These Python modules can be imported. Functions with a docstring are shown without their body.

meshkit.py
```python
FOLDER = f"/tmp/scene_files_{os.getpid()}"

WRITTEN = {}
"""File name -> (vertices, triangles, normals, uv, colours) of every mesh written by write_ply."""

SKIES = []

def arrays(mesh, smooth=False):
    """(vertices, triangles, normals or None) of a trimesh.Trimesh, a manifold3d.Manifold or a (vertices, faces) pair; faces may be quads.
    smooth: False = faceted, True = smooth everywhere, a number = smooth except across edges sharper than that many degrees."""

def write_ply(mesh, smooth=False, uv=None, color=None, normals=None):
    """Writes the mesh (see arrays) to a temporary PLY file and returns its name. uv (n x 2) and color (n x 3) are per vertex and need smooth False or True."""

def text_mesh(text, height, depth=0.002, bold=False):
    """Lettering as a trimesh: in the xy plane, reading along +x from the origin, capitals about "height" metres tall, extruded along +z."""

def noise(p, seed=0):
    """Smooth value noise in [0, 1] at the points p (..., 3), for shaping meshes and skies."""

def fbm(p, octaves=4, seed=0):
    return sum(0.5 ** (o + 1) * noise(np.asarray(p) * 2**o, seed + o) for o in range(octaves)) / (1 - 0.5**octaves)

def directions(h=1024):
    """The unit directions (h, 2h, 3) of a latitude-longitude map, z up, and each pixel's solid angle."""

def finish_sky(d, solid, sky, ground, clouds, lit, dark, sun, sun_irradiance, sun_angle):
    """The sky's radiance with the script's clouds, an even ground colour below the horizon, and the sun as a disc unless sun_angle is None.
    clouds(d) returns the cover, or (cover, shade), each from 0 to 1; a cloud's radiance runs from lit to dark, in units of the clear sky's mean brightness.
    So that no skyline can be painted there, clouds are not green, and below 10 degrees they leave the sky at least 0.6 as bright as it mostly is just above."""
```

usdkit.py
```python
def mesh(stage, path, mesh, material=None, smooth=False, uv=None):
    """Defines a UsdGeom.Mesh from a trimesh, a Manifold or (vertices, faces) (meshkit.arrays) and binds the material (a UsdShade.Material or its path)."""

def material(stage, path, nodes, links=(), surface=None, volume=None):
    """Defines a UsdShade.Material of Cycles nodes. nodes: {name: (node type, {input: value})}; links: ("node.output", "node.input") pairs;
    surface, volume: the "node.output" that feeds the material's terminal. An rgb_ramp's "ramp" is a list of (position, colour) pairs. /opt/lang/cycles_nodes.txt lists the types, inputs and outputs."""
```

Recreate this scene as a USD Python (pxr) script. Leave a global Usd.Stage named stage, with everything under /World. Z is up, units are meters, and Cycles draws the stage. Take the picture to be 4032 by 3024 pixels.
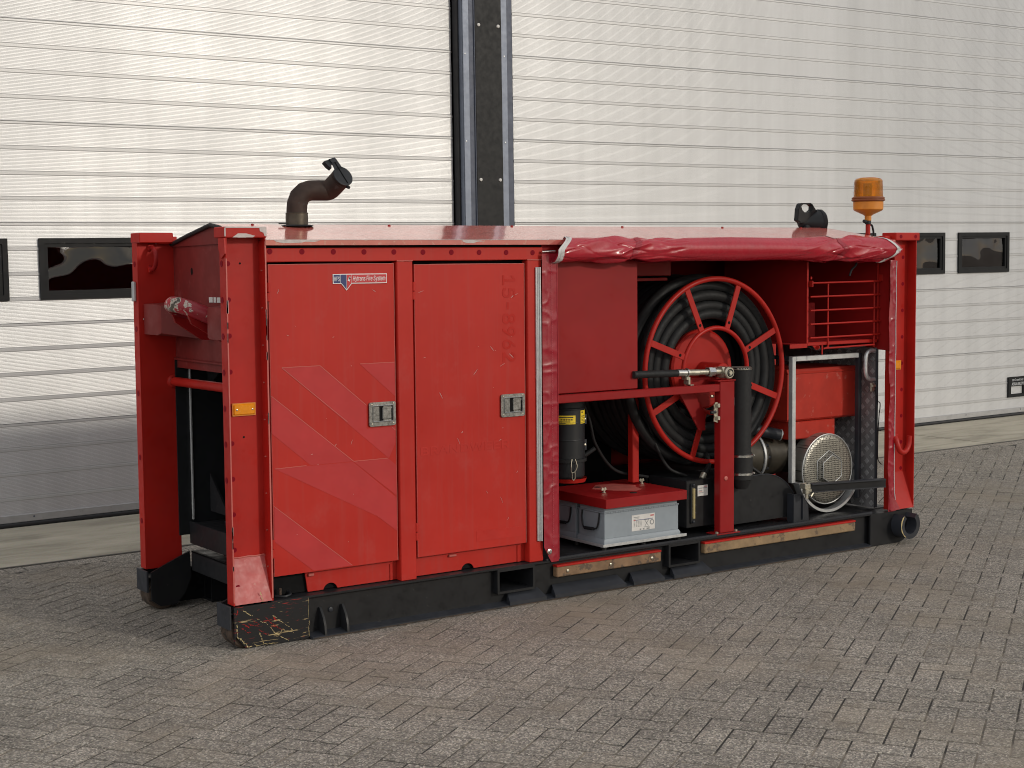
import math, random
import numpy as np
import trimesh, usdkit, meshkit
from shapely.geometry import Polygon, Point
from pxr import Usd, UsdGeom, UsdLux, UsdShade, Gf, Sdf

rng = random.Random(7)
nrng = np.random.default_rng(7)
PI = math.pi
stage = Usd.Stage.CreateInMemory()
UsdGeom.SetStageUpAxis(stage, 'Z')
UsdGeom.SetStageMetersPerUnit(stage, 1.0)
UsdGeom.Xform.Define(stage, '/World')

# ------------------------------------------------------------------ camera, sky, sun
EYE = np.array([-2.6294, -5.8272, 1.606])
RIGHT = np.array([0.82161256, -0.56997883, -0.00877146])
UP = np.array([0.0529642, 0.061008, 0.99673107])
FWD = np.array([0.56758048, 0.81939133, -0.08031341])
cam = UsdGeom.Camera.Define(stage, '/World/camera')
m = Gf.Matrix4d(1.0)
for i, v in enumerate((RIGHT, UP, -FWD, EYE)):
    m.SetRow(i, Gf.Vec4d(*map(float, v), 1.0 if i == 3 else 0.0))
cam.AddTransformOp().Set(m)
cam.CreateHorizontalApertureAttr(36.0)
cam.CreateVerticalApertureAttr(27.0)
cam.CreateFocalLengthAttr(54.31)
cam.CreateClippingRangeAttr(Gf.Vec2f(0.05, 2000))
cam.CreateExposureAttr(-0.75)
SUN_AZ = math.radians(25)          # from -Y towards +X
SUN_EL = math.radians(20)
SUN = np.array([math.sin(SUN_AZ) * math.cos(SUN_EL), -math.cos(SUN_AZ) * math.cos(SUN_EL), math.sin(SUN_EL)])
sky = UsdLux.DomeLight.Define(stage, '/World/sky')
# hazy afternoon sky: thin unseen cloud over most of it, brightened for fill
skym = usdkit.material(stage, '/World/Looks/sky', {
    's': ('sky_texture', {'sky_type': 'single_scattering', 'sun_disc': False, 'sun_elevation': SUN_EL,
                          'sun_rotation': math.atan2(SUN[0], SUN[1]), 'air_density': 1.0, 'aerosol_density': 1.0, 'ozone_density': 1.0}),
    't': ('texture_coordinate', {}), 'mp': ('mapping', {'mapping_type': 'point', 'scale': (1.0, 1.0, 2.2)}),
    'n': ('noise_texture', {'scale': 2.4, 'detail': 7.0, 'roughness': .55, 'distortion': .4}),
    'r': ('rgb_ramp', {'ramp': [(.34, (.25, .25, .25)), (.60, (.92, .92, .92))]}),
    'x': ('mix_color', {'b': (12.2, 12.0, 11.8), 'use_clamp': False}),
    'b': ('background_shader', {'strength': 0.135})},
    [('t.generated', 'mp.vector'), ('mp.vector', 'n.vector'), ('n.fac', 'r.fac'), ('r.color', 'x.fac'), ('s.color', 'x.a'), ('x.result', 'b.color')], surface='b.background')
UsdShade.MaterialBindingAPI.Apply(sky.GetPrim()).Bind(skym)
sky.GetPrim().SetCustomDataByKey('kind', 'structure')
sun = UsdLux.DistantLight.Define(stage, '/World/sun')
sun.CreateIntensityAttr(0.5)
sun.CreateAngleAttr(4.5)
sun.CreateNormalizeAttr(True)
sun.CreateColorAttr(Gf.Vec3f(1.0, 0.925, 0.81))
z_ = SUN / np.linalg.norm(SUN)
x_ = np.cross([0, 0, 1], z_); x_ /= np.linalg.norm(x_)
y_ = np.cross(z_, x_)
m = Gf.Matrix4d(1.0)
for i, v in enumerate((x_, y_, z_)):
    m.SetRow(i, Gf.Vec4d(*map(float, v), 0.0))
sun.AddTransformOp().Set(m)

# ------------------------------------------------------------------ helpers: prims
USED, OFF = {}, {}


def numbered(parent, name):
    k = parent + '/' + name
    n = USED.get(k, 0)
    USED[k] = n + 1
    return k if n == 0 else '%s_%03d' % (k, n)


def tag(prim, label=None, cat=None, group=None, kind=None):
    for k, v in (('label', label), ('category', cat), ('group', group), ('kind', kind)):
        if v:
            prim.SetCustomDataByKey(k, v)


def thing(name, label, cat, base, group=None):
    path = numbered('/World', name)
    x = UsdGeom.Xform.Define(stage, path)
    x.AddTranslateOp().Set(Gf.Vec3d(*map(float, base)))
    OFF[path] = np.array(base, float)
    tag(x.GetPrim(), label, cat, group)
    return path


def cat(ms):
    if isinstance(ms, (list, tuple)) and ms and not isinstance(ms[0], np.ndarray):
        ms = [a for a in ms if a is not None]
        v, f, k = [], [], 0
        for a in ms:
            v.append(np.asarray(a.vertices)); f.append(np.asarray(a.faces) + k); k += len(a.vertices)
        return trimesh.Trimesh(np.vstack(v), np.vstack(f), process=False)
    return ms


def part(name, mesh, mat, parent='/World', smooth=35, label=None, kind=None, category=None, group=None):
    """One Mesh prim under parent; mesh is given in world coordinates."""
    mesh = cat(mesh)
    path = numbered(parent, name)
    off = OFF.get(parent, np.zeros(3))
    OFF[path] = off
    mesh = trimesh.Trimesh(np.asarray(mesh.vertices) - off, mesh.faces, process=False)
    p = usdkit.mesh(stage, path, mesh, mat, smooth=smooth).GetPrim()
    tag(p, label, category, group, kind)
    return path


def pieces(name, meshes, mat, parent='/World', **kw):
    for q in meshes:
        part(name, q, mat, parent, **kw)


# ------------------------------------------------------------------ helpers: shapes
def box(x0, x1, y0, y1, z0, z1, b=0.0):
    x0, x1 = min(x0, x1), max(x0, x1); y0, y1 = min(y0, y1), max(y0, y1); z0, z1 = min(z0, z1), max(z0, z1)
    b = min(b, (x1 - x0) * .45, (y1 - y0) * .45, (z1 - z0) * .45)
    if b <= 0:
        t = trimesh.creation.box((x1 - x0, y1 - y0, z1 - z0))
        t.apply_translation(((x0 + x1) / 2, (y0 + y1) / 2, (z0 + z1) / 2))
        return t
    pts = []
    for sx, X in ((1, x0), (-1, x1)):
        for sy, Y in ((1, y0), (-1, y1)):
            for sz, Z in ((1, z0), (-1, z1)):
                pts += [(X + sx * b, Y + sy * b, Z), (X + sx * b, Y, Z + sz * b), (X, Y + sy * b, Z + sz * b)]
    return hull(pts)


def hull(pts):
    return trimesh.convex.convex_hull(np.array(pts, float))


def rot(mesh, axis, deg, at=(0, 0, 0)):
    mesh = mesh.copy()
    mesh.apply_transform(trimesh.transformations.rotation_matrix(math.radians(deg), axis, at))
    return mesh


def shift(mesh, d):
    mesh = mesh.copy(); mesh.apply_translation(d); return mesh


def frames(P, closed=False):
    P = np.asarray(P, float)
    if closed:
        T = np.roll(P, -1, 0) - np.roll(P, 1, 0)
    else:
        T = np.gradient(P, axis=0)
    T /= np.linalg.norm(T, axis=1)[:, None] + 1e-12
    n = np.cross(T[0], [0, 0, 1.0])
    if np.linalg.norm(n) < 1e-3:
        n = np.cross(T[0], [0, 1.0, 0])
    n /= np.linalg.norm(n)
    N = [n]
    for i in range(1, len(P)):
        n = n - T[i] * (n @ T[i]); n /= np.linalg.norm(n); N.append(n)
    N = np.array(N)
    return T, N, np.cross(T, N)


def tube(P, r, n=12, closed=False, caps=True):
    P = np.asarray(P, float)
    r = np.broadcast_to(np.asarray(r, float), (len(P),))
    T, N, B = frames(P, closed)
    a = np.arange(n) / n * 2 * PI
    V = P[:, None] + r[:, None, None] * (np.cos(a)[None, :, None] * N[:, None] + np.sin(a)[None, :, None] * B[:, None])
    k = len(P)
    F = []
    for i in range(k if closed else k - 1):
        j = (i + 1) % k
        for q in range(n):
            w = (q + 1) % n
            F += [(i * n + q, i * n + w, j * n + w), (i * n + q, j * n + w, j * n + q)]
    V = V.reshape(-1, 3)
    if caps and not closed:
        for i, fl in ((0, True), (k - 1, False)):
            V = np.vstack([V, P[i]]); c = len(V) - 1
            ring = np.vstack([V[i * n:(i + 1) * n]]); s = len(V); V = np.vstack([V, ring])
            for q in range(n):
                w = (q + 1) % n
                F.append((c, s + w, s + q) if fl else (c, s + q, s + w))
    return trimesh.Trimesh(V, np.array(F)[:, ::-1], process=False) if False else trimesh.Trimesh(V, np.array(F), process=False)


def cyl(a, b, r, n=20, r2=None, bev=0.0):
    a, b = np.array(a, float), np.array(b, float)
    r2 = r if r2 is None else r2
    if bev:
        d = (b - a) / np.linalg.norm(b - a) * bev
        return tube([a, a + d * .01, a + d, b - d, b - d * .01, b], [r - bev, r - bev, r, r2, r2 - bev, r2 - bev], n)
    return tube([a, b], [r, r2], n)


def lathe(prof, o, axis, n=32):
    """prof: (radius, height along axis) pairs, ends closed if radius 0."""
    axis = np.array(axis, float) / np.linalg.norm(axis)
    h = np.cross(axis, [0, 0, 1.0])
    if np.linalg.norm(h) < 1e-3:
        h = np.array([1.0, 0, 0])
    h /= np.linalg.norm(h); k = np.cross(axis, h)
    a = np.arange(n) / n * 2 * PI
    V = np.array([[np.array(o) + axis * z + r * (math.cos(t) * h + math.sin(t) * k) for t in a] for r, z in prof]).reshape(-1, 3)
    F = []
    for i in range(len(prof) - 1):
        for q in range(n):
            w = (q + 1) % n
            F += [(i * n + q, i * n + w, (i + 1) * n + w), (i * n + q, (i + 1) * n + w, (i + 1) * n + q)]
    t = trimesh.Trimesh(V, np.array(F), process=False)
    return t


def torus(c, R, r, axis='y', n=64, k=12, jit=None):
    t = np.arange(n) / n * 2 * PI
    RR = R + (jit(t) if jit is not None else 0)
    if axis == 'y':
        P = np.stack([c[0] + RR * np.cos(t), np.full(n, c[1]), c[2] + RR * np.sin(t)], 1)
    elif axis == 'x':
        P = np.stack([np.full(n, c[0]), c[1] + RR * np.cos(t), c[2] + RR * np.sin(t)], 1)
    else:
        P = np.stack([c[0] + RR * np.cos(t), c[1] + RR * np.sin(t), np.full(n, c[2])], 1)
    return tube(P, r, k, closed=True)


def prism_xz(poly, y0, y1):
    """Polygon in x,z (shapely or point list) extruded from y0 to y1 (y0 < y1)."""
    poly = poly if hasattr(poly, 'exterior') else Polygon(poly)
    t = trimesh.creation.extrude_polygon(poly, y1 - y0, engine='earcut')
    v = t.vertices.copy()
    V = np.stack([v[:, 0], y1 - v[:, 2], v[:, 1]], 1)
    return trimesh.Trimesh(V, t.faces, process=False)


def prism_yz(poly, x0, x1):
    poly = poly if hasattr(poly, 'exterior') else Polygon(poly)
    t = trimesh.creation.extrude_polygon(poly, x1 - x0, engine='earcut')
    v = t.vertices
    return trimesh.Trimesh(np.stack([x0 + v[:, 2], v[:, 0], v[:, 1]], 1), t.faces, process=False)


def prism_xy(poly, z0, z1):
    poly = poly if hasattr(poly, 'exterior') else Polygon(poly)
    t = trimesh.creation.extrude_polygon(poly, z1 - z0, engine='earcut')
    t.apply_translation((0, 0, z0)); return t


def text_on_front(s, h, x, y, z, bold=False, shear=0.0, width=None, turn=0):
    """Lettering standing on a face that looks towards -Y; (x, z) is the left end of the base line."""
    t = meshkit.text_mesh(s, h, 0.0008, bold)
    v = t.vertices.copy()
    v[:, 0] -= v[:, 0].min()
    v[:, 0] += shear * v[:, 1]
    if width:
        v[:, 0] *= width / (v[:, 0].max() - v[:, 0].min())
    if turn:
        a = math.radians(turn); v[:, :2] = v[:, :2] @ np.array([[math.cos(a), math.sin(a)], [-math.sin(a), math.cos(a)]])
    return trimesh.Trimesh(np.stack([x + v[:, 0], y - v[:, 2], z + v[:, 1]], 1), t.faces, process=False)


def bolt(c, r, axis='y', h=0.006):
    d = {'y': (0, -1, 0), 'x': (-1, 0, 0), 'z': (0, 0, 1)}[axis]
    return lathe([(0, h), (r * .55, h), (r * .9, h * .8), (r, h * .3), (r, -h)], c, d, 10)


def hexnut(c, r, axis, h):
    d = np.array(axis, float)
    return tube([np.array(c, float), np.array(c, float) + d * h], r, 6)


def grid(fn, U, V, flip=False):
    nu, nv = len(U), len(V)
    P = np.array([[fn(u, v) for v in V] for u in U], float).reshape(-1, 3)
    F = []
    for i in range(nu - 1):
        for j in range(nv - 1):
            a = i * nv + j
            F += [(a, a + nv, a + nv + 1), (a, a + nv + 1, a + 1)]
    F = np.array(F)
    return trimesh.Trimesh(P, F[:, ::-1] if flip else F, process=False)


def arc(cx, cz, r, a0, a1, n=10):
    return [(cx + r * math.cos(math.radians(a0 + (a1 - a0) * i / n)), cz + r * math.sin(math.radians(a0 + (a1 - a0) * i / n))) for i in range(n + 1)]


def bezier_path(pts, n=24):
    """Catmull-Rom through pts."""
    P = np.array(pts, float); P = np.vstack([2 * P[0] - P[1], P, 2 * P[-1] - P[-2]])
    out = []
    for i in range(1, len(P) - 2):
        for t in np.linspace(0, 1, n, endpoint=False):
            a, b, c, d = P[i - 1:i + 3]
            out.append(.5 * (2 * b + (c - a) * t + (2 * a - 5 * b + 4 * c - d) * t * t + (3 * b - a - 3 * c + d) * t ** 3))
    out.append(P[-2])
    return np.array(out)


# ------------------------------------------------------------------ materials
def M(name, col, rough=.5, metal=0.0, spec=.5, var=.12, scale=4.0, speck=None, speck_scale=60., speck_at=.62, bump=0.0, bump_scale=40., rvar=.1, coat=0.0, tint=None, det=6.0):
    """Procedural paint / metal / rubber: two noises vary the colour, one the gloss; speck = colour of scattered worn spots."""
    c = np.array(col, float)
    lo, hi = np.clip(c * (1 - var), 0, 1), np.clip(c * (1 + var) + (0 if tint is None else np.array(tint)), 0, 1)
    n = {'g': ('geometry', {}), 'n1': ('noise_texture', {'scale': scale, 'detail': det, 'roughness': .6}),
         'r1': ('rgb_ramp', {'ramp': [(.3, tuple(lo)), (.7, tuple(hi))]}),
         'n2': ('noise_texture', {'scale': scale * 2.7 + 3, 'detail': 5.0, 'roughness': .65}),
         'mr': ('map_range', {'from_min': .3, 'from_max': .7, 'to_min': max(.02, rough - rvar), 'to_max': min(1, rough + rvar), 'clamp': True}),
         'p': ('principled_bsdf', {'metallic': metal, 'specular_ior_level': spec, 'coat_weight': coat, 'coat_roughness': .08})}
    l = [('g.position', 'n1.vector'), ('g.position', 'n2.vector'), ('n1.fac', 'r1.fac'), ('n2.fac', 'mr.value'), ('mr.result', 'p.roughness')]
    if speck is not None:
        n['n3'] = ('noise_texture', {'scale': speck_scale, 'detail': 4.0, 'roughness': .7})
        n['r3'] = ('rgb_ramp', {'ramp': [(speck_at, (0, 0, 0)), (speck_at + .05, (1, 1, 1))]})
        n['mx'] = ('mix_color', {'b': tuple(speck)})
        l += [('g.position', 'n3.vector'), ('n3.fac', 'r3.fac'), ('r3.color', 'mx.fac'), ('r1.color', 'mx.a'), ('mx.result', 'p.base_color')]
    else:
        l += [('r1.color', 'p.base_color')]
    if bump:
        n['n4'] = ('noise_texture', {'scale': bump_scale, 'detail': 3.0})
        n['b'] = ('bump', {'strength': 1.0, 'distance': bump})
        l += [('g.position', 'n4.vector'), ('n4.fac', 'b.height'), ('b.normal', 'p.normal')]
    return usdkit.material(stage, '/World/Looks/' + name, n, l, surface='p.BSDF')


RED = M('red_paint', (.385, .015, .010), .44, spec=.24, rvar=.14, var=.15, scale=3.2, speck=(.42, .10, .085), speck_scale=26, speck_at=.72, bump=.0004, bump_scale=14)
RED_DOOR = usdkit.material(stage, '/World/Looks/red_door_paint', {
    'g': ('geometry', {}), 'n1': ('noise_texture', {'scale': 1.7, 'detail': 6.0, 'roughness': .6}), 'r1': ('rgb_ramp', {'ramp': [(.3, (.385, .015, .009)), (.7, (.46, .023, .0145))]}),
    'mp': ('mapping', {'mapping_type': 'point', 'scale': (34.0, 34.0, 1.3)}), 'n2': ('noise_texture', {'scale': 1.0, 'detail': 5.0, 'roughness': .6}), 'r2': ('rgb_ramp', {'ramp': [(.50, (0, 0, 0)), (.78, (.42, .42, .42))]}), 'm2': ('mix_color', {'b': (.36, .050, .042)}),
    'n3': ('noise_texture', {'scale': 5.0, 'detail': 7.0, 'roughness': .7}), 'r3': ('rgb_ramp', {'ramp': [(.56, (0, 0, 0)), (.74, (.40, .40, .40))]}), 'm3': ('mix_color', {'b': (.40, .062, .052)}),
    'n4': ('noise_texture', {'scale': 150.0, 'detail': 2.0}), 'r4': ('rgb_ramp', {'ramp': [(.76, (0, 0, 0)), (.80, (.7, .7, .7))]}), 'm4': ('mix_color', {'b': (.16, .03, .025)}),
    'mr': ('map_range', {'from_min': .3, 'from_max': .7, 'to_min': .33, 'to_max': .55, 'clamp': True}), 'p': ('principled_bsdf', {'specular_ior_level': .25})},
    [('g.position', 'n1.vector'), ('n1.fac', 'r1.fac'), ('g.position', 'mp.vector'), ('mp.vector', 'n2.vector'), ('n2.fac', 'r2.fac'), ('r2.color', 'm2.fac'), ('r1.color', 'm2.a'),
     ('g.position', 'n3.vector'), ('n3.fac', 'r3.fac'), ('r3.color', 'm3.fac'), ('m2.result', 'm3.a'), ('g.position', 'n4.vector'), ('n4.fac', 'r4.fac'), ('r4.color', 'm4.fac'), ('m3.result', 'm4.a'),
     ('m4.result', 'p.base_color'), ('n3.fac', 'mr.value'), ('mr.result', 'p.roughness')], surface='p.BSDF')
RED_FADE = M('faded_stripe_red', (.43, .036, .036), .42, spec=.22, var=.08, scale=6)
RED_GHOST = M('ghost_letter_red', (.402, .0155, .0095), .36, spec=.22, var=.06, scale=6)
RED_GHOST2 = M('faint_letter_red', (.435, .026, .019), .40, spec=.22, var=.08, scale=6)
RED_LINE = M('stripe_edge', (.47, .11, .09), .5, var=.15, scale=14)
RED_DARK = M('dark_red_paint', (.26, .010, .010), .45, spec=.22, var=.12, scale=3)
RED_ROOF = M('roof_red', (.46, .095, .075), .30, var=.18, scale=6, speck=(.46, .17, .13), speck_scale=32, speck_at=.58, bump=.0005, bump_scale=22, rvar=.06, coat=1.0)  # base lightened: grazing reflection of wall and sky put into the colour
RED_IN = M('inner_deep_red', (.25, .0085, .009), .42, spec=.22, var=.10, scale=3, bump=.0004, bump_scale=14)  # deeper red for the cabinet, bay frame and battery cover
END_RED = M('shaded_end_red', (.15, .014, .012), .5, spec=.4, var=.15, scale=4, speck=(.19, .03, .027), speck_scale=16, speck_at=.62)  # container red darkened and dulled, the recess shade put into the colour
RED_TANK = M('red_plastic', (.40, .028, .016), .5, spec=.22, var=.14, scale=9, speck=(.42, .08, .06), speck_scale=22, speck_at=.62)
DOT = M('dot_red', (.20, .003, .012), .45, spec=.08, var=.06, scale=30)
TARP = M('tarp_red', (.36, .012, .024), .29, var=.08, scale=8, coat=.3, bump=.0004, bump_scale=60)
TARP2 = M('tarp_strip_red', (.28, .009, .020), .34, var=.12, scale=14, coat=.1, bump=.0006, bump_scale=48)
BIND = M('tarp_binding', (.55, .54, .53), .6, var=.12, scale=20)
FOOTRED = M('dusty_sky_sheen_red', (.42, .075, .07), .5, var=.14, scale=9, speck=(.46, .14, .12), speck_scale=20, speck_at=.6)  # dusty red made paler, sky reflection on the slope painted in
CHIP = M('bare_primer', (.50, .44, .42), .6, var=.15, scale=40)
BLACK = M('black_paint', (.0075, .0078, .0088), .46, spec=.32, var=.25, scale=6, speck=(.035, .033, .032), speck_scale=38, speck_at=.66, rvar=.14)
BLACK_LIT = M('worn_lit_black_paint', (.017, .019, .024), .48, spec=.4, var=.3, scale=9, speck=(.06, .055, .05), speck_scale=30, speck_at=.66)  # paler copy of the black, light on the plates put into the colour
RUBBER = M('rubber', (.010, .010, .0105), .62, spec=.35, var=.25, scale=30, bump=.0005, bump_scale=120)
HOSE = M('hose_rubber', (.0125, .0130, .0135), .62, spec=.3, var=.3, scale=18, bump=.0006, bump_scale=160)
DARK = M('interior_dark', (.004, .004, .0045), .7, spec=.15, var=.2)
SCRAPED = usdkit.material(stage, '/World/Looks/scraped_black', {
    'g': ('geometry', {}), 'mp': ('mapping', {'mapping_type': 'point', 'rotation': (0.0, -.72, 0.0), 'scale': (7.0, 7.0, 85.0)}), 'n': ('noise_texture', {'scale': 1.0, 'detail': 5.0, 'roughness': .62}),
    'mp2': ('mapping', {'mapping_type': 'point', 'rotation': (0.0, -.62, 0.0), 'scale': (13.0, 13.0, 130.0), 'location': (3.0, 1.0, 7.0)}), 'n2': ('noise_texture', {'scale': 1.0, 'detail': 5.0, 'roughness': .65}),
    'n3': ('noise_texture', {'scale': 9.0, 'detail': 4.0}), 'ad': ('math', {'math_type': 'multiply_add', 'value2': .30, 'value3': -.15}), 's1': ('math', {'math_type': 'add'}), 's2': ('math', {'math_type': 'subtract'}),
    'r': ('rgb_ramp', {'ramp': [(.61, (0, 0, 0)), (.65, (1, 1, 1))]}), 'r2': ('rgb_ramp', {'ramp': [(.62, (0, 0, 0)), (.66, (1, 1, 1))]}),
    'm1': ('mix_color', {'a': (.0078, .008, .009), 'b': (.25, .018, .012)}), 'm2': ('mix_color', {'b': (.40, .30, .15)}), 'p': ('principled_bsdf', {'roughness': .5, 'specular_ior_level': .3})},
    [('g.position', 'mp.vector'), ('mp.vector', 'n.vector'), ('g.position', 'mp2.vector'), ('mp2.vector', 'n2.vector'), ('g.position', 'n3.vector'), ('n3.fac', 'ad.value1'), ('n.fac', 's1.value1'), ('ad.value', 's1.value2'), ('n2.fac', 's2.value1'), ('ad.value', 's2.value2'),
     ('s1.value', 'r.fac'), ('s2.value', 'r2.fac'), ('r2.color', 'm1.fac'), ('m1.result', 'm2.a'), ('r.color', 'm2.fac'), ('m2.result', 'p.base_color')], surface='p.BSDF')
RUST = M('roller_steel', (.075, .052, .038), .55, metal=.4, var=.45, scale=14, speck=(.02, .017, .015), speck_scale=24, speck_at=.55)
STEEL = M('stainless_steel', (.62, .61, .58), .24, metal=1.0, var=.08, scale=30, rvar=.08)
LOCKM = M('lock_steel', (.30, .30, .29), .30, metal=1.0, var=.2, scale=30, rvar=.1)
ZINC = M('zinc_plating', (.50, .47, .38), .36, metal=.9, var=.2, scale=26)
ALU = M('aluminium', (.52, .53, .53), .42, metal=.7, var=.12, scale=18)
TREAD = M('tread_plate', (.22, .215, .217), .42, metal=.5, var=.3, scale=12)
TREAD_BAR = M('tread_bar', (.62, .62, .62), .36, metal=.7, var=.2, scale=20)
PUMP = M('pump_casting', (.040, .034, .024), .5, metal=.35, var=.35, scale=14)
WOOD = M('worn_wood', (.20, .118, .062), .7, var=.35, scale=9, speck=(.10, .066, .042), speck_scale=13, speck_at=.53, bump=.002, bump_scale=50)
WOOD2 = M('pale_worn_wood', (.25, .165, .085), .7, var=.30, scale=9, speck=(.12, .08, .048), speck_scale=11, speck_at=.54, bump=.002, bump_scale=50)
GREYCASE = M('battery_grey', (.25, .285, .315), .5, var=.06, scale=20)
WHITE = M('white_label', (.62, .60, .57), .5, var=.08, scale=30)
SIGNW = M('sign_white', (.72, .70, .69), .45, var=.05, scale=30)
SIGNR = M('sign_red', (.48, .022, .028), .4, var=.05, scale=30)
SIGNB = M('sign_blue', (.016, .03, .13), .4, var=.05, scale=30)
YELLOW = M('yellow_label', (.85, .62, .03), .5, var=.06, scale=30)
INK = M('ink', (.03, .03, .03), .6)
INKGREY = M('grey_ink', (.20, .21, .21), .6)
INKPALE = M('pale_ink', (.50, .51, .52), .6)
GAUGE = M('gauge_glass', (.42, .34, .16), .3, var=.1)
YPAINT = M('scrape_yellow', (.46, .36, .17), .6, var=.3, scale=60)
EXH = M('exhaust_rust', (.040, .024, .018), .66, metal=.3, var=.4, scale=12, speck=(.05, .045, .04), speck_scale=20, speck_at=.6)
EXH2 = M('exhaust_clamp', (.10, .085, .065), .45, metal=.8, var=.3, scale=20)
FLAP = M('flap_black', (.014, .015, .018), .5, spec=.35, var=.3, scale=24)
PLASTIC = M('black_plastic', (.0095, .0105, .012), .45, spec=.4, var=.15, scale=20)
FRAMEBLK = M('window_frame_black', (.0055, .0058, .0065), .5, spec=.25, var=.15)
SEAL = M('black_seal', (.008, .008, .009), .6, var=.2)
PILLAR = M('pillar_cover', (.0115, .0117, .012), .55, spec=.3, var=.10, scale=8)
TRIM = M('blue_grey_trim', (.21, .235, .29), .48, metal=.35, var=.12, scale=10)
TRIMD = M('blue_grey_trim_dark', (.075, .085, .115), .5, metal=.3, var=.15, scale=10)
HALL = M('hall_inside', (.03, .022, .022), .9)
AMBERPL = M('amber_plastic', (.62, .22, .02), .4, var=.08, scale=20)
REFL = M('amber_reflector', (.75, .26, .004), .18, var=.10, scale=40, coat=.4)
FINS = M('radiator_fin', (.012, .0125, .014), .5, metal=.3, var=.2)

# amber lens: coloured translucent plastic
LENS = usdkit.material(stage, '/World/Looks/amber_lens', {
    'df': ('diffuse_bsdf', {'color': (.90, .33, .008)}), 'tr': ('translucent_bsdf', {'color': (1.0, .45, .02)}), 'tp': ('transparent_bsdf', {'color': (1.0, .52, .05)}),
    'gl': ('glossy_bsdf', {'color': (1, 1, 1), 'roughness': .10}), 'f': ('fresnel', {'IOR': 1.5}),
    'm0': ('mix_closure', {'fac': .40}), 'm1': ('mix_closure', {'fac': .50}), 'm2': ('mix_closure', {})},
    [('df.BSDF', 'm0.closure1'), ('tr.BSDF', 'm0.closure2'), ('m0.closure', 'm1.closure1'), ('tp.BSDF', 'm1.closure2'), ('f.fac', 'm2.fac'), ('m1.closure', 'm2.closure1'), ('gl.BSDF', 'm2.closure2')], surface='m2.closure')
PANE = usdkit.material(stage, '/World/Looks/acrylic_pane', {
    'tp': ('transparent_bsdf', {'color': (.55, .54, .54)}), 'gl': ('glossy_bsdf', {'color': (1, 1, 1), 'roughness': .02}), 'f': ('fresnel', {'IOR': 1.5}),
    'g': ('geometry', {}), 'n': ('noise_texture', {'scale': 3.0, 'detail': 1.0}), 'b': ('bump', {'strength': 1.0, 'distance': .05}), 'm': ('mix_closure', {})},
    [('g.position', 'n.vector'), ('n.fac', 'b.height'), ('b.normal', 'gl.normal'), ('f.fac', 'm.fac'), ('tp.BSDF', 'm.closure1'), ('gl.BSDF', 'm.closure2')], surface='m.closure')

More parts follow.
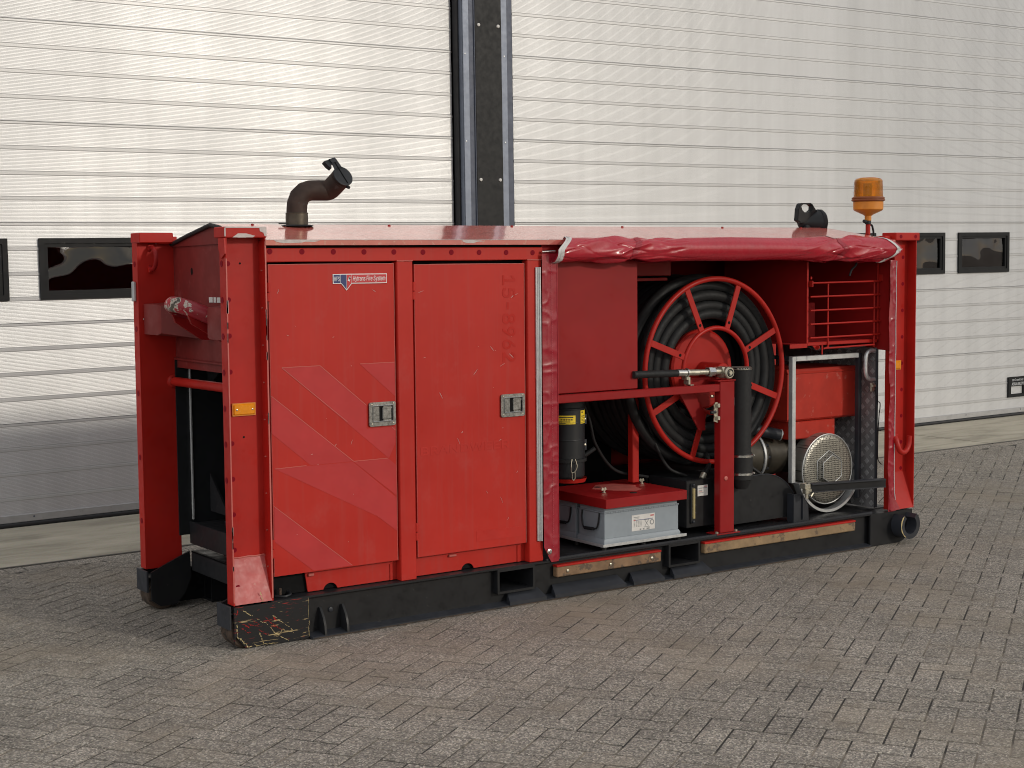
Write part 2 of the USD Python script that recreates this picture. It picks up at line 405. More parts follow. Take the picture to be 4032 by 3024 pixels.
# hook bail: red paint worn through to primer and dark steel towards its outer bend
WORN = usdkit.material(stage, '/World/Looks/worn_hook', {
    'g': ('geometry', {}), 'sx': ('separate_xyz', {}), 'gr': ('map_range', {'from_min': .02, 'from_max': -.12, 'to_min': -.03, 'to_max': .17, 'clamp': True}),
    'n': ('noise_texture', {'scale': 24.0, 'detail': 6.0, 'roughness': .62, 'distortion': .8}), 'ad': ('math', {'math_type': 'add'}),
    'r': ('rgb_ramp', {'ramp': [(.585, (.28, .012, .022)), (.60, (.50, .44, .38)), (.655, (.46, .40, .33)), (.68, (.05, .04, .03)), (.80, (.10, .08, .06))]}),
    'b': ('bump', {'strength': .6, 'distance': .002}), 'p': ('principled_bsdf', {'roughness': .42})},
    [('g.position', 'sx.vector'), ('sx.x', 'gr.value'), ('g.position', 'n.vector'), ('n.fac', 'ad.value1'), ('gr.result', 'ad.value2'), ('ad.value', 'r.fac'), ('r.color', 'p.base_color'), ('n.fac', 'b.height'), ('b.normal', 'p.normal')], surface='p.BSDF')

# ribbed door skin: silver coated sheet with a fine embossed grain and faint vertical run-off streaks
DOORM = usdkit.material(stage, '/World/Looks/door_silver', {
    'g': ('geometry', {}), 'mp': ('mapping', {'mapping_type': 'point', 'scale': (6.0, 6.0, .35)}),
    'n1': ('noise_texture', {'scale': 1.0, 'detail': 6.0, 'roughness': .6}),
    'r1': ('rgb_ramp', {'ramp': [(.25, (.44, .44, .438)), (.75, (.525, .525, .524))]}),
    'n2': ('noise_texture', {'scale': 220.0, 'detail': 2.0}), 'b': ('bump', {'strength': .6, 'distance': .0012}),
    'n3': ('noise_texture', {'scale': 1.3, 'detail': 4.0}), 'mr': ('map_range', {'from_min': .3, 'from_max': .7, 'to_min': .345, 'to_max': .41, 'clamp': True}),
    'p': ('principled_bsdf', {'metallic': .38, 'specular_ior_level': .4})},
    [('g.position', 'mp.vector'), ('mp.vector', 'n1.vector'), ('n1.fac', 'r1.fac'), ('r1.color', 'p.base_color'),
     ('g.position', 'n2.vector'), ('n2.fac', 'b.height'), ('b.normal', 'p.normal'), ('g.position', 'n3.vector'), ('n3.fac', 'mr.value'), ('mr.result', 'p.roughness')], surface='p.BSDF')
DOORGROOVE = M('door_joint', (.10, .10, .102), .6)
DOORPROF = M('door_bottom_profile', (.42, .42, .425), .42, metal=.7, var=.08, scale=14)

# perforated strainer sheet: hole pattern and relief from a fine voronoi
STRAIN = usdkit.material(stage, '/World/Looks/perforated_sheet', {
    'g': ('geometry', {}), 'mq': ('mapping', {'mapping_type': 'point', 'scale': (1.0, 0.02, 1.0)}), 'v': ('voronoi_texture', {'scale': 88.0, 'randomness': .2}),
    'r': ('rgb_ramp', {'ramp': [(.24, (.012, .012, .011)), (.36, (.30, .288, .25))]}),
    'b': ('bump', {'strength': .8, 'distance': .002}), 'p': ('principled_bsdf', {'metallic': .8, 'roughness': .36})},
    [('g.position', 'mq.vector'), ('mq.vector', 'v.vector'), ('v.distance', 'r.fac'), ('r.color', 'p.base_color'), ('v.distance', 'b.height'), ('b.normal', 'p.normal')], surface='p.BSDF')


def gravel(name, base, var, dirt, dirt_at, sc=175.0):
    """Exposed-aggregate concrete: each 5 mm stone has its own tone; tan dirt lies in patches."""
    b = np.array(base)
    return usdkit.material(stage, '/World/Looks/' + name, {
        'g': ('geometry', {}), 'v': ('voronoi_texture', {'scale': sc, 'randomness': 1.0}), 'sc': ('separate_color', {}),
        'r': ('rgb_ramp', {'ramp': [(0, tuple(b * (1 - var))), (.35, tuple(b * .85)), (.62, tuple(b * 1.05)), (.82, tuple(b * (1 + var * .9) * np.array([1.04, 1, .94]))), (.95, tuple(b * (1 + var * 1.9))), (1, tuple(b * (1 + var * 2.6)))]}),
        'n1': ('noise_texture', {'scale': .9, 'detail': 8.0, 'roughness': .66}), 'r1': ('rgb_ramp', {'ramp': [(dirt_at, (0, 0, 0)), (dirt_at + .22, (.9, .9, .9))]}),
        'mx': ('mix_color', {'b': dirt}),
        'n2': ('noise_texture', {'scale': 2.6, 'detail': 5.0}), 'mr': ('map_range', {'from_min': .3, 'from_max': .7, 'to_min': .86, 'to_max': 1.10, 'clamp': True}),
        'oi': ('object_info', {}), 'ad': ('math', {'math_type': 'add'}), 'fr': ('math', {'math_type': 'fraction'}),
        'mo': ('map_range', {'from_min': 0., 'from_max': 1., 'to_min': .90, 'to_max': 1.08, 'clamp': True}), 'mu': ('math', {'math_type': 'multiply'}),
        'mv': ('vector_math', {'math_type': 'scale'}), 'b': ('bump', {'strength': .9, 'distance': .003}),
        'n5': ('noise_texture', {'scale': 3.7, 'detail': 6.0, 'roughness': .7}), 'r5': ('rgb_ramp', {'ramp': [(.63, (0, 0, 0)), (.76, (.75, .75, .75))]}), 'm5': ('mix_color', {'b': (.062, .045, .032)}),
        'p': ('principled_bsdf', {'roughness': .88, 'specular_ior_level': .25})},
        [('g.position', 'v.vector'), ('v.color', 'sc.color'), ('sc.r', 'r.fac'), ('g.position', 'n1.vector'), ('n1.fac', 'r1.fac'), ('r1.color', 'mx.fac'), ('r.color', 'mx.a'),
         ('g.position', 'n2.vector'), ('n2.fac', 'mr.value'), ('oi.random', 'ad.value1'), ('g.random_per_island', 'ad.value2'), ('ad.value', 'fr.value1'), ('fr.value', 'mo.value'),
         ('mr.result', 'mu.value1'), ('mo.result', 'mu.value2'),
         ('g.position', 'n5.vector'), ('n5.fac', 'r5.fac'), ('r5.color', 'm5.fac'), ('mx.result', 'm5.a'),
         ('m5.result', 'mv.vector1'), ('mu.value', 'mv.scale'), ('mv.vector', 'p.base_color'),
         ('v.distance', 'b.height'), ('b.normal', 'p.normal')], surface='p.BSDF')


PAVER = gravel('paver_concrete', (.262, .240, .210), .50, (.31, .262, .20), .49)
JOINT = usdkit.material(stage, '/World/Looks/joint_sand', {
    'g': ('geometry', {}), 'n': ('noise_texture', {'scale': 2.3, 'detail': 7.0, 'roughness': .7}),
    'r': ('rgb_ramp', {'ramp': [(.46, (.030, .027, .023)), (.62, (.25, .215, .168))]}), 'p': ('principled_bsdf', {'roughness': .95})},
    [('g.position', 'n.vector'), ('n.fac', 'r.fac'), ('r.color', 'p.base_color')], surface='p.BSDF')
GROUND = gravel('outer_paving', (.19, .175, .15), .4, (.16, .14, .11), .55)
APRON = usdkit.material(stage, '/World/Looks/apron_concrete', {
    'g': ('geometry', {}), 'mp': ('mapping', {'mapping_type': 'point', 'scale': (.8, 3.2, 1.0)}), 'n': ('noise_texture', {'scale': 1.6, 'detail': 8.0, 'roughness': .65, 'distortion': .6}),
    'r': ('rgb_ramp', {'ramp': [(.30, (.25, .228, .182)), (.52, (.42, .385, .308)), (.72, (.52, .475, .39))]}),
    'n2': ('noise_texture', {'scale': 160.0, 'detail': 3.0}), 'mx': ('mix_color', {'blend_type': 'overlay', 'fac': .35}), 'b': ('bump', {'strength': .6, 'distance': .002}),
    'p': ('principled_bsdf', {'roughness': .9, 'specular_ior_level': .25})},
    [('g.position', 'mp.vector'), ('mp.vector', 'n.vector'), ('n.fac', 'r.fac'), ('g.position', 'n2.vector'), ('r.color', 'mx.a'), ('n2.color', 'mx.b'), ('mx.result', 'p.base_color'), ('n2.fac', 'b.height'), ('b.normal', 'p.normal')], surface='p.BSDF')

# ------------------------------------------------------------------ ground
WALL_Y, WT = 3.575, .0068          # door plane; the building stands a little out of level with the sloping yard
APRON_Y = 2.37


def gz(x, y):
    t = np.clip((np.asarray(y, float) - 1.0) / (APRON_Y - 1.0), 0, 1)
    t = t * t * (3 - 2 * t)
    return WT * np.asarray(x, float) * t


def wv(mesh):
    """From the building's own level to the world."""
    v = np.asarray(mesh.vertices).copy(); x = v[:, 0].copy(); z = v[:, 2].copy()
    v[:, 0] = x - WT * z; v[:, 2] = z + WT * x
    return trimesh.Trimesh(v, mesh.faces, process=False)


part('ground', grid(lambda u, v: (u, v, gz(np.clip(u, -12, 16), v) - .03), [-90, -50, -25, -12, -8, -4, -2, 0, 2, 4, 6, 8, 12, 16, 30, 60, 95], [-90, -50, -25, -12, -6, -3, 0, 1, 1.3, 1.6, 1.9, 2.2, APRON_Y + .1, 3.6, 8, 30], True), GROUND, kind='structure')
pav = part('paving', grid(lambda u, v: (u, v, gz(u, v) - .0016), np.linspace(-3.4, 12, 30), list(np.linspace(-4.2, .8, 8)) + list(np.linspace(1.0, APRON_Y - .03, 12)), True), JOINT, kind='structure', label='grey exposed-aggregate pavers laid in herringbone with sandy joints')
ANG = math.radians(34.3)
ca, sa = math.cos(ANG), math.sin(ANG)


def paver_mesh(cx, cy, lx, ly, dz, tx, ty):
    """Top with a small chamfer, sides down to the bed; cx, cy, lx, ly in lattice axes."""
    g = .0037
    hx, hy = lx / 2 - g, ly / 2 - g
    c = .0022
    ring = lambda ex, ey: [(-ex, -ey), (ex, -ey), (ex, ey), (-ex, ey)]
    V = []
    for (ex, ey, z) in ((hx, hy, -.012), (hx, hy, -.0010), (hx - c, hy - c, 0.0)):
        for a, b in ring(ex, ey):
            x, y = cx + a, cy + b
            X, Y = ca * x - sa * y, sa * x + ca * y
            V.append((X, Y, float(gz(X, Y)) + z + dz + (tx * a + ty * b if z > -.01 else 0)))
    F = [(8, 9, 10), (8, 10, 11)]
    for k in (0, 4):
        for q in range(4):
            w = (q + 1) % 4
            F += [(k + q, k + w, k + 4 + w), (k + q, k + 4 + w, k + 4 + q)]
    return trimesh.Trimesh(np.array(V), np.array(F), process=False)


def seen(X, Y, mx=1.35, my=1.30):
    d = np.array([X, Y, 0.0]) - EYE
    f = d @ FWD
    if f < .3:
        return None
    u, v = d @ RIGHT / f * 54.31 / 18.0, d @ UP / f * 54.31 / 13.5
    return f if abs(u) < mx and -my < v < my else None


plist = []
U = .1
for i in range(-60, 140):
    for j in range(-90, 60):
        d = (i - j) % 4
        if d == 0:
            x, y, lx, ly = (i + 1.0) * U, (j + .5) * U, 2 * U, U
        elif d == 3:
            x, y, lx, ly = (i + .5) * U, (j + 1.0) * U, U, 2 * U
        else:
            continue
        x += .037; y += .021
        X, Y = ca * x - sa * y, sa * x + ca * y
        if Y > APRON_Y - .13 or Y < -4.1 or X < -3.3 or X > 11.8:
            continue
        f = seen(X, Y)
        if f is None:
            continue
        inside = seen(X, Y, 1.02, 1.02) is not None and not (-.02 < X < 4.2 and -.02 < Y < 1.1)
        plist.append((f + (0 if inside else 100), x, y, lx, ly))
plist.sort()
rest = []
for k, (f, x, y, lx, ly) in enumerate(plist):
    mesh = paver_mesh(x, y, lx, ly, abs(rng.gauss(0, .0009)), rng.gauss(0, .004), rng.gauss(0, .006))
    if k < 300:
        part('paver', mesh, PAVER, pav, smooth=False)
    else:
        rest.append(mesh)
part('pavers', rest, PAVER, pav, smooth=False, kind='stuff')
# edge row: cut pieces that fill the strip along the apron kerb
edge = []
x = -3.2
while x < 11.6:
    w = rng.choice([.1, .12, .2, .2, .16])
    y1 = APRON_Y - .034
    V = hull([(a, b, float(gz(a, b)) + zz) for a in (x + .003, x + w - .003) for b in (APRON_Y - .16, y1) for zz in (-.02, -.001)])
    edge.append(V); x += w
part('cut_pavers', edge, PAVER, pav, smooth=False, kind='stuff')

# stray bits on the paving
# concrete apron in front of the doors
ap = part('concrete_apron', grid(lambda u, v: (u, v, gz(u, v) - .012), np.linspace(-6, 14, 12), [APRON_Y - .02, WALL_Y + 1.5], True), JOINT, kind='structure', label='pale stained concrete apron in front of the doors')
joints = [-6.0, -.45, 3.68, 7.86, 14.0]
for a, b in zip(joints[:-1], joints[1:]):
    pts = [(X, Y, float(gz(X, Y)) + z) for X in (a + .012, b - .012) for Y in (APRON_Y, WALL_Y + 1.4) for z in (-.02, .002)]
    part('slab', hull(pts), APRON, ap, smooth=False)
    part('steel_edge', hull([(X, Y, float(gz(X, Y)) + z) for X in (a + .012, b - .012) for Y in (APRON_Y - .026, APRON_Y - .004) for z in (-.02, .003)]), M('edge_strip_%d' % (a + 10), (.10, .092, .08), .7, var=.25, scale=12), ap, smooth=False)

# ------------------------------------------------------------------ building: doors, pillar
S, Z0 = .608, .030


def door_profile():
    """One door section in (depth, height): fine ribs, three plain bands, joint lips; depth negative towards the yard."""
    P = [(.012, -.0005), (-.001, .0008)]
    q = S / 4
    for b in range(4):
        z0, z1 = b * q, (b + 1) * q
        zz = z0 + .005
        nrib = 15
        zr1 = z1 - .021
        pitch = (zr1 - zz) / nrib
        for k in range(nrib):
            a = zz + k * pitch
            P += [(0.0001, a + .02 * pitch), (-.0010, a + .20 * pitch), (-.0007, a + .58 * pitch), (-.0001, a + .94 * pitch)]
        if b < 3:
            P += [(-.0002, zr1 + .002), (-.0032, zr1 + .005), (-.0032, z1 - .001), (.0012, z1), (.0012, z1 + .003)]
        else:
            P += [(-.0002, zr1 + .002), (-.0036, zr1 + .005), (-.0036, z1 - .0035), (.012, z1 - .002)]
    return [(a, b) for a, b in P]


PROF = door_profile()


def section_mesh(x0, x1, zb, holes):
    out = []
    xs = sorted({x0, x1, *[h for a in holes for h in a[:2]]})
    for a, b in zip(xs[:-1], xs[1:]):
        hz = [h for h in holes if h[0] <= a + 1e-6 and h[1] >= b - 1e-6]
        segs, cur = [], []
        for (d, z) in PROF:
            zz = zb + z
            if hz and hz[0][2] < zz < hz[0][3]:
                if len(cur) > 1: segs.append(cur)
                cur = []
            else:
                cur.append((d, zz))
        if len(cur) > 1: segs.append(cur)
        for s in segs:
            V = [(a, WALL_Y + d, z) for d, z in s] + [(b, WALL_Y + d, z) for d, z in s]
            n = len(s)
            F = []
            for k in range(n - 1):
                F += [(k, n + k, n + k + 1), (k, n + k + 1, k + 1)]
            out.append(trimesh.Trimesh(np.array(V), np.array(F), process=False))
    return cat(out)


WZ0, WZ1 = 1.387, 1.753


def overhead_door(label, x0, x1, wins, handle=None):
    t = thing('overhead_door', label, 'door', ((x0 + x1) / 2, WALL_Y, 0.0))
    for r in range(9):
        zb = Z0 + r * S
        holes = [(w + .02, w + .70, WZ0 + .02, WZ1 - .02) for w in wins] if r == 2 else []
        part('panel', wv(section_mesh(x0, x1, zb, holes)), DOORM, t, smooth=False)
    part('joint_backing', wv(cat([box(x0, x1, WALL_Y + .013, WALL_Y + .03, Z0 + r * S - .012, Z0 + r * S + .012) for r in range(1, 9)])), DOORGROOVE, t, smooth=False)
    part('bottom_profile', wv(box(x0, x1, WALL_Y - .012, WALL_Y + .02, .032, .078, .002)), DOORPROF, t)
    part('bottom_seal', wv(tube([(x0, WALL_Y - .002, .016), (x1, WALL_Y - .002, .016)], .017, 14)), SEAL, t)
    pieces('screw', [wv(bolt((xx, WALL_Y - .012, .060), .006, 'y', .002)) for xx in np.arange(x0 + .3, x1, .8)], TRIMD, t)
    for w in wins:
        fr = Polygon([(w, WZ0), (w + .72, WZ0), (w + .72, WZ1), (w, WZ1)]).buffer(.004).difference(Polygon([(w + .036, WZ0 + .036), (w + .684, WZ0 + .036), (w + .684, WZ1 - .036), (w + .036, WZ1 - .036)]).buffer(.008))
        inner = Polygon([(w + .028, WZ0 + .028), (w + .692, WZ0 + .028), (w + .692, WZ1 - .028), (w + .028, WZ1 - .028)]).difference(Polygon([(w + .05, WZ0 + .05), (w + .67, WZ0 + .05), (w + .67, WZ1 - .05), (w + .05, WZ1 - .05)]))
        f = part('window_frame', wv(cat([prism_xz(fr, WALL_Y - .017, WALL_Y + .03), prism_xz(inner, WALL_Y - .008, WALL_Y + .03)])), FRAMEBLK, t)

        def pane(u, v, w=w):
            bul = .012 * math.sin(PI * (u - w) / .72) * math.sin(PI * (v - WZ0) / (WZ1 - WZ0)) + .004 * math.sin(9 * (u - w) + 1) * math.sin(11 * (v - WZ0))
            return (u, WALL_Y + .012 - bul, v)
        part('pane', wv(grid(pane, np.linspace(w + .03, w + .69, 24), np.linspace(WZ0 + .03, WZ1 - .03, 16))), PANE, f, smooth=True)
    if handle:
        hx = handle
        hp = part('hand_grip', wv(cat([prism_xz(Polygon([(hx, .190), (hx + .25, .190), (hx + .25, .372), (hx, .372)]).buffer(.006).difference(Polygon([(hx + .035, .215), (hx + .215, .215), (hx + .215, .285), (hx + .035, .285)]).buffer(.004)), WALL_Y - .017, WALL_Y + .004),
                                       box(hx + .03, hx + .22, WALL_Y + .02, WALL_Y + .024, .21, .29), box(hx + .03, hx + .22, WALL_Y - .012, WALL_Y + .02, .205, .214)])), FRAMEBLK, t)
        part('lettering', wv(cat([text_on_front('Crawford', .021, hx + .085, WALL_Y - .0171, .338), box(hx + .045, hx + .078, WALL_Y - .018, WALL_Y - .017, .338, .343), box(hx + .045, hx + .078, WALL_Y - .018, WALL_Y - .017, .348, .353), text_on_front('ASSA ABLOY', .026, hx + .04, WALL_Y - .0171, .297, True, width=.18)])), INKPALE, hp, smooth=False)
    return t


LW = [-1.437 + .0, -.519, .399, 1.317, 2.235]
RW = [4.32, 5.236, 6.152, 7.07, 7.988, 8.907]
overhead_door('bright silver ribbed overhead door left of the dark pillar, catching the warm glow of the sun', -3.2, 3.40, LW)
overhead_door('silver-grey ribbed overhead door right of the dark pillar with small windows beyond the beacon', 3.932, 10.9, RW, 9.650)
hall = part('hall_interior', wv(cat([grid(lambda u, v: (u, 9.0, v), [-4, 30], [-.1, 6]), grid(lambda u, v: (30.0, u, v), [WALL_Y + .1, 9.0], [-.1, 6]), grid(lambda u, v: (-4.0, u, v), [WALL_Y + .1, 9.0], [-.1, 6]), grid(lambda u, v: (u, v, .0), [-4, 30], [WALL_Y + .1, 9.0], True), grid(lambda u, v: (u, v, 5.6), [-4, 30], [WALL_Y + .1, 9.0])])), HALL, smooth=False, kind='structure')
PY = WALL_Y - .10
pil = thing('steel_pillar', 'dark steel pillar with a bolted cover plate and blue-grey side trims between the two silver doors', 'pillar', (3.66, WALL_Y, 0.0))
ZT = 5.5


def wx(xa, yd):
    """Wall-plane x of something standing yd in front of the wall, kept on its own sight line."""
    return EYE[0] + (xa - EYE[0]) * (WALL_Y - yd - EYE[1]) / (WALL_Y - EYE[1])


a0, a1, a2 = wx(3.503, .10), wx(3.554, .10), wx(3.600, .10)
b0, b1, b2, b3 = wx(3.607, .105), wx(3.836, .105), wx(3.886, .10), wx(3.936, .10)
part('cover_plate', wv(box(b0, b1, PY - .008, PY + .03, 0, ZT, .002)), PILLAR, pil)
part('pillar_core', wv(box(a0 + .02, b3 - .02, PY + .012, WALL_Y + .2, 0, ZT)), SEAL, pil, smooth=False)
part('trim', wv(cat([box(a0, a1, PY, PY + .012, 0, ZT, .002), box(a0, a0 + .004, PY + .002, WALL_Y - .045, 0, ZT)])), TRIM, pil, label='pale strip of the left side trim')
part('trim', wv(cat([box(a1 + .001, a2, PY + .006, PY + .014, 0, ZT), box(a2 - .002, a2 + .004, PY - .004, PY + .014, 0, ZT)])), TRIMD, pil)
part('trim', wv(box(b1, b2, PY, PY + .012, 0, ZT, .002)), TRIM, pil)
part('trim', wv(box(b2, b3, PY + .006, PY + .02, 0, ZT, .002)), TRIMD, pil)
part('side_seal', wv(box(wx(3.44, .05), a0 - .002, WALL_Y - .055, WALL_Y - .005, 0, ZT, .008)), SEAL, pil)
part('side_seal', wv(box(b3 + .0, b3 + .03, WALL_Y - .06, WALL_Y - .006, 0, ZT, .008)), SEAL, pil)
for zz in (1.06, 2.155, 3.248, 4.34):
    for xx in (3.640, 3.810):
        part('bolt', wv(bolt((wx(xx, .11), PY - .008, zz), .0125, 'y', .009)), WHITE, pil)
for zz in (1.21, 1.82, 2.425, 3.04, 3.65):
    for xx in (3.519, 3.860):
        part('screw', wv(bolt((wx(xx, .10), PY, zz), .006, 'y', .003)), ALU, pil)
bw = part('hall_facade', wv(cat([box(-9, 16, WALL_Y - .02, WALL_Y + .3, ZT - .05, 7.2, .01), box(-9, -3.19, WALL_Y - .02, WALL_Y + .3, -.1, ZT - .05), box(10.89, 16, WALL_Y - .02, WALL_Y + .3, -.1, ZT - .05)])), TRIMD, smooth=False, label='dark sheet-metal wall of the industrial hall above and beside the doors', category='building')
#CONTAINER
# ------------------------------------------------------------------ the container
L, W = 4.145, 1.03
ZS, ZP = .186, 1.704
C = thing('pump_container', 'red hooklift fire-pump container on black skids with an open hose-reel bay', 'container', (L / 2, W / 2, 0.0))

# --- skid rails: web, flanges, end plates, rollers
def rail(y0, s, label=None):
    """s = +1: outer face at y0 looking to -Y; s = -1: outer face looking to +Y."""
    Y = lambda d: y0 + s * d
    web = Polygon([(.30, .012), (3.83, .012), (3.83, .176), (.30, .176)])
    for a, b in ((1.318, 1.522), (2.352, 2.552)):
        web = web.difference(Polygon([(a, .068), (b, .068), (b, .174), (a, .174)]))
    r = part('skid_rail', cat([prism_xz(web, *sorted((Y(.030), Y(.042)))), prism_xz(web, *sorted((Y(.112), Y(.1195)))), box(.17, 3.83, Y(.0), Y(.12), .176, ZS, .002), box(.30, 3.83, Y(-.004), Y(.12), .003, .012, .001)]), BLACK, C, label=label)
    tip = [(.0, .030), (.0, .182), (.345, .182), (.345, .003), (.052, .003), (.004, .060)]
    lip = Polygon(tip)
    y = sorted((Y(-.002), Y(.010)))
    part('end_plate', prism_xz(lip, *y), SCRAPED if s > 0 else BLACK, r)
    inner = [(.0, .05), (.0, .182), (.19, .262), (.195, .14), (.165, .07), (.12, .02), (.04, .02)]
    y = sorted((Y(.118), Y(.130)))
    part('end_plate', prism_xz(Polygon(inner), *y), BLACK, r)
    part('end_strap', box(-.022, -.012, Y(.0), Y(.125), .088, .188, .002), BLACK_LIT, r)
    part('end_strap', box(-.012, .20, Y(.011), Y(.117), .150, .158), BLACK, r)
    part('roller', lathe([(0, -.050), (.070, -.050), (.076, -.044), (.076, .044), (.070, .050), (0, .050)], (.062, Y(.064), .076), (0, 1, 0), 28), RUST, r)
    rt = [(3.81, .003), (3.81, .182), (4.15, .182), (4.15, .10)] + arc(4.03, .13, .127, -15, -90, 8)
    y = sorted((Y(-.002), Y(.010)))
    part('end_plate', prism_xz(Polygon(rt), *y), BLACK, r)
    y = sorted((Y(.108), Y(.12)))
    part('end_plate', prism_xz(Polygon(rt), *y), BLACK, r)
    part('end_plate', box(3.83, 4.148, Y(.0105), Y(.1075), .170, .1805), BLACK, r)
    return r


near = rail(0.0, 1, 'near black skid rail with scraped end plate, fork pockets and wooden strips')
far = rail(W, -1)
# lower sloped lips of the near rail
def sloped(x0, x1, zt=.064, inset=.018):
    V = [(x0, -.030, .010), (x1, -.030, .010), (x0, -.030, .026), (x1, -.030, .026), (x0 + inset, .022, zt), (x1 - inset, .022, zt), (x0 + inset, .030, .010), (x1 - inset, .030, .010)]
    return hull(V)


for a, b in ((1.365, 1.575), (1.625, 2.055), (2.102, 2.300), (2.362, 2.612)):
    part('guard_plate', sloped(a, b), BLACK_LIT, near)
part('bottom_flange', hull([(.345, -.030, .004), (3.805, -.016, .004), (.345, -.030, .012), (3.805, -.016, .012), (.345, .03, .022), (3.805, .03, .020), (.345, .03, .004), (3.805, .03, .004)]), BLACK_LIT, near)
part('rusty_edge', hull([(.35, -.0312, .0035), (3.80, -.0172, .0035), (.35, -.0312, .0075), (3.80, -.0172, .0075), (.35, -.029, .0035), (3.80, -.015, .0035)]), RUST, near, smooth=False)
for a in (.404, .512):
    part('gusset', prism_yz([(-.030, .012), (.030, .012), (.030, .125), (.018, .125), (-.012, .085), (-.026, .05)], a, a + .010), BLACK, near)
part('bolt', bolt((.462, .030, .107), .012, 'y', .008), BLACK_LIT, near)
# fork pockets: square tubes right through the rails
for a, b in ((1.318, 1.522), (2.352, 2.552)):
    ring = Polygon([(a, .068), (b, .068), (b, .174), (a, .174)]).buffer(.004).difference(Polygon([(a + .010, .078), (b - .010, .078), (b - .010, .164), (a + .010, .164)]).buffer(.003))
    part('fork_pocket', prism_xz(ring, -.004, W + .002), BLACK, near)
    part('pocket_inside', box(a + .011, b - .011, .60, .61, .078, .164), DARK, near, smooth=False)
# wooden fender strips
for a, b, zt, zb, mt, bolts in ((1.653, 2.297, .160, .102, WOOD, (1.715, 1.975, 2.235)), (2.586, 3.687, .165, .107, WOOD2, ())):
    ws = part('wood_strip', box(a, b, -.006, .029, zb, zt - .010, .004), mt, near)
    part('red_edge', box(a, b, -.007, .029, zt - .0095, zt, .001), RED, ws)
    for x in bolts:
        part('bolt', bolt((x, -.006, (zt + zb) / 2 - .004), .008, 'y', .006), ZINC, ws)
# scraped paint on the left end plate: thin smears that follow the scratches seen there
def smear(pts, w, y=-.0028):
    P = np.array([(a, 0, b) for a, b in pts], float)
    out, k = [], len(P)
    up, dn = [], []
    for i in range(k):
        t = P[min(i + 1, k - 1)] - P[max(i - 1, 0)]; t /= np.linalg.norm(t) + 1e-9
        nn = np.array([-t[2], 0, t[0]]); ww = w * (0.35 + rng.random()) * (1 if 0 < i < k - 1 else .25)
        up.append((P[i] + nn * ww)[[0, 2]]); dn.append((P[i] - nn * ww)[[0, 2]])
    poly = Polygon(up + dn[::-1]).buffer(0)
    return [prism_xz(g, y, y + .0007) for g in getattr(poly, 'geoms', [poly]) if g.area > 1e-7]


def wob(a, b, n=6, j=.0022):
    return [(a[0] + (b[0] - a[0]) * i / n + rng.gauss(0, j), a[1] + (b[1] - a[1]) * i / n + rng.gauss(0, j)) for i in range(n + 1)]


def broken(a, b, w):
    out, t = [], 0.0
    P, Q = np.array(a), np.array(b)
    n = np.array([-(Q - P)[1], (Q - P)[0]]) / (np.linalg.norm(Q - P) + 1e-9)
    while t < 1:
        l = rng.uniform(.12, .38)
        o = n * rng.gauss(0, .0016)
        out += smear(wob(tuple(P + (Q - P) * t + o), tuple(P + (Q - P) * min(1, t + l) + o), 6, .0009), w * rng.uniform(.30, .85))
        t += l + rng.uniform(.0, .12)
    return out


ye, rd = [], []
for a, b, w in (((.040, .165), (.080, .136), .0022), ((.172, .125), (.213, .094), .0030), ((.213, .094), (.266, .052), .0018), ((.166, .080), (.182, .048), .0022), ((.182, .048), (.246, .012), .0022),
                ((.200, .044), (.222, .060), .0018), ((.222, .060), (.268, .040), .0020), ((.009, .110), (.012, .062), .0026), ((.012, .062), (.040, .030), .0030), ((.040, .030), (.058, .010), .0030), ((.058, .010), (.180, .008), .0022),
                ((.112, .062), (.126, .013), .0020), ((.085, .02), (.10, .006), .0014), ((.340, .182), (.342, .012), .0014), ((.118, .235), (.130, .190), .0030), ((.10, .12), (.15, .09), .0016)):
    ye += broken(a, b, w)
for a, b, w in (((.014, .122), (.075, .100), .0016), ((.072, .1), (.108, .085), .0018), ((.030, .09), (.072, .066), .0018), ((.14, .122), (.182, .084), .0020), ((.182, .084), (.217, .058), .0020), ((.010, .15), (.016, .168), .003), ((.108, .075), (.15, .045), .0014),
                ((.178, .116), (.190, .104), .004), ((.168, .083), (.186, .080), .004), ((.05, .10), (.066, .088), .003), ((.085, .115), (.112, .098), .002)):
    rd += broken(a, b, w)
part('scraped_paint', cat(ye), YPAINT, near, smooth=False, label='yellowish scrapes on the left end plate')
part('scraped_paint', cat(rd), RED, near, smooth=False, label='red scrapes on the left end plate')
# half-open lashing ring at the right end
ra = [np.array((4.055 + .064 * math.cos(t), 0, .108 + .064 * math.sin(t))) for t in np.linspace(math.radians(128), math.radians(412), 30)]
rp = Polygon([(4.055 + .078 * math.cos(t), .108 + .078 * math.sin(t)) for t in np.linspace(math.radians(130), math.radians(410), 34)] + [(4.055 + .050 * math.cos(t), .108 + .050 * math.sin(t)) for t in np.linspace(math.radians(410), math.radians(130), 34)])
part('lashing_ring', prism_xz(rp, -.075, .0), BLACK_LIT, near)
part('scraped_paint', cat(smear([(4.055 + .076 * math.cos(t), .108 + .076 * math.sin(t)) for t in np.linspace(math.radians(135), math.radians(240), 10)], .004, -.0762)), YPAINT, near, smooth=False)

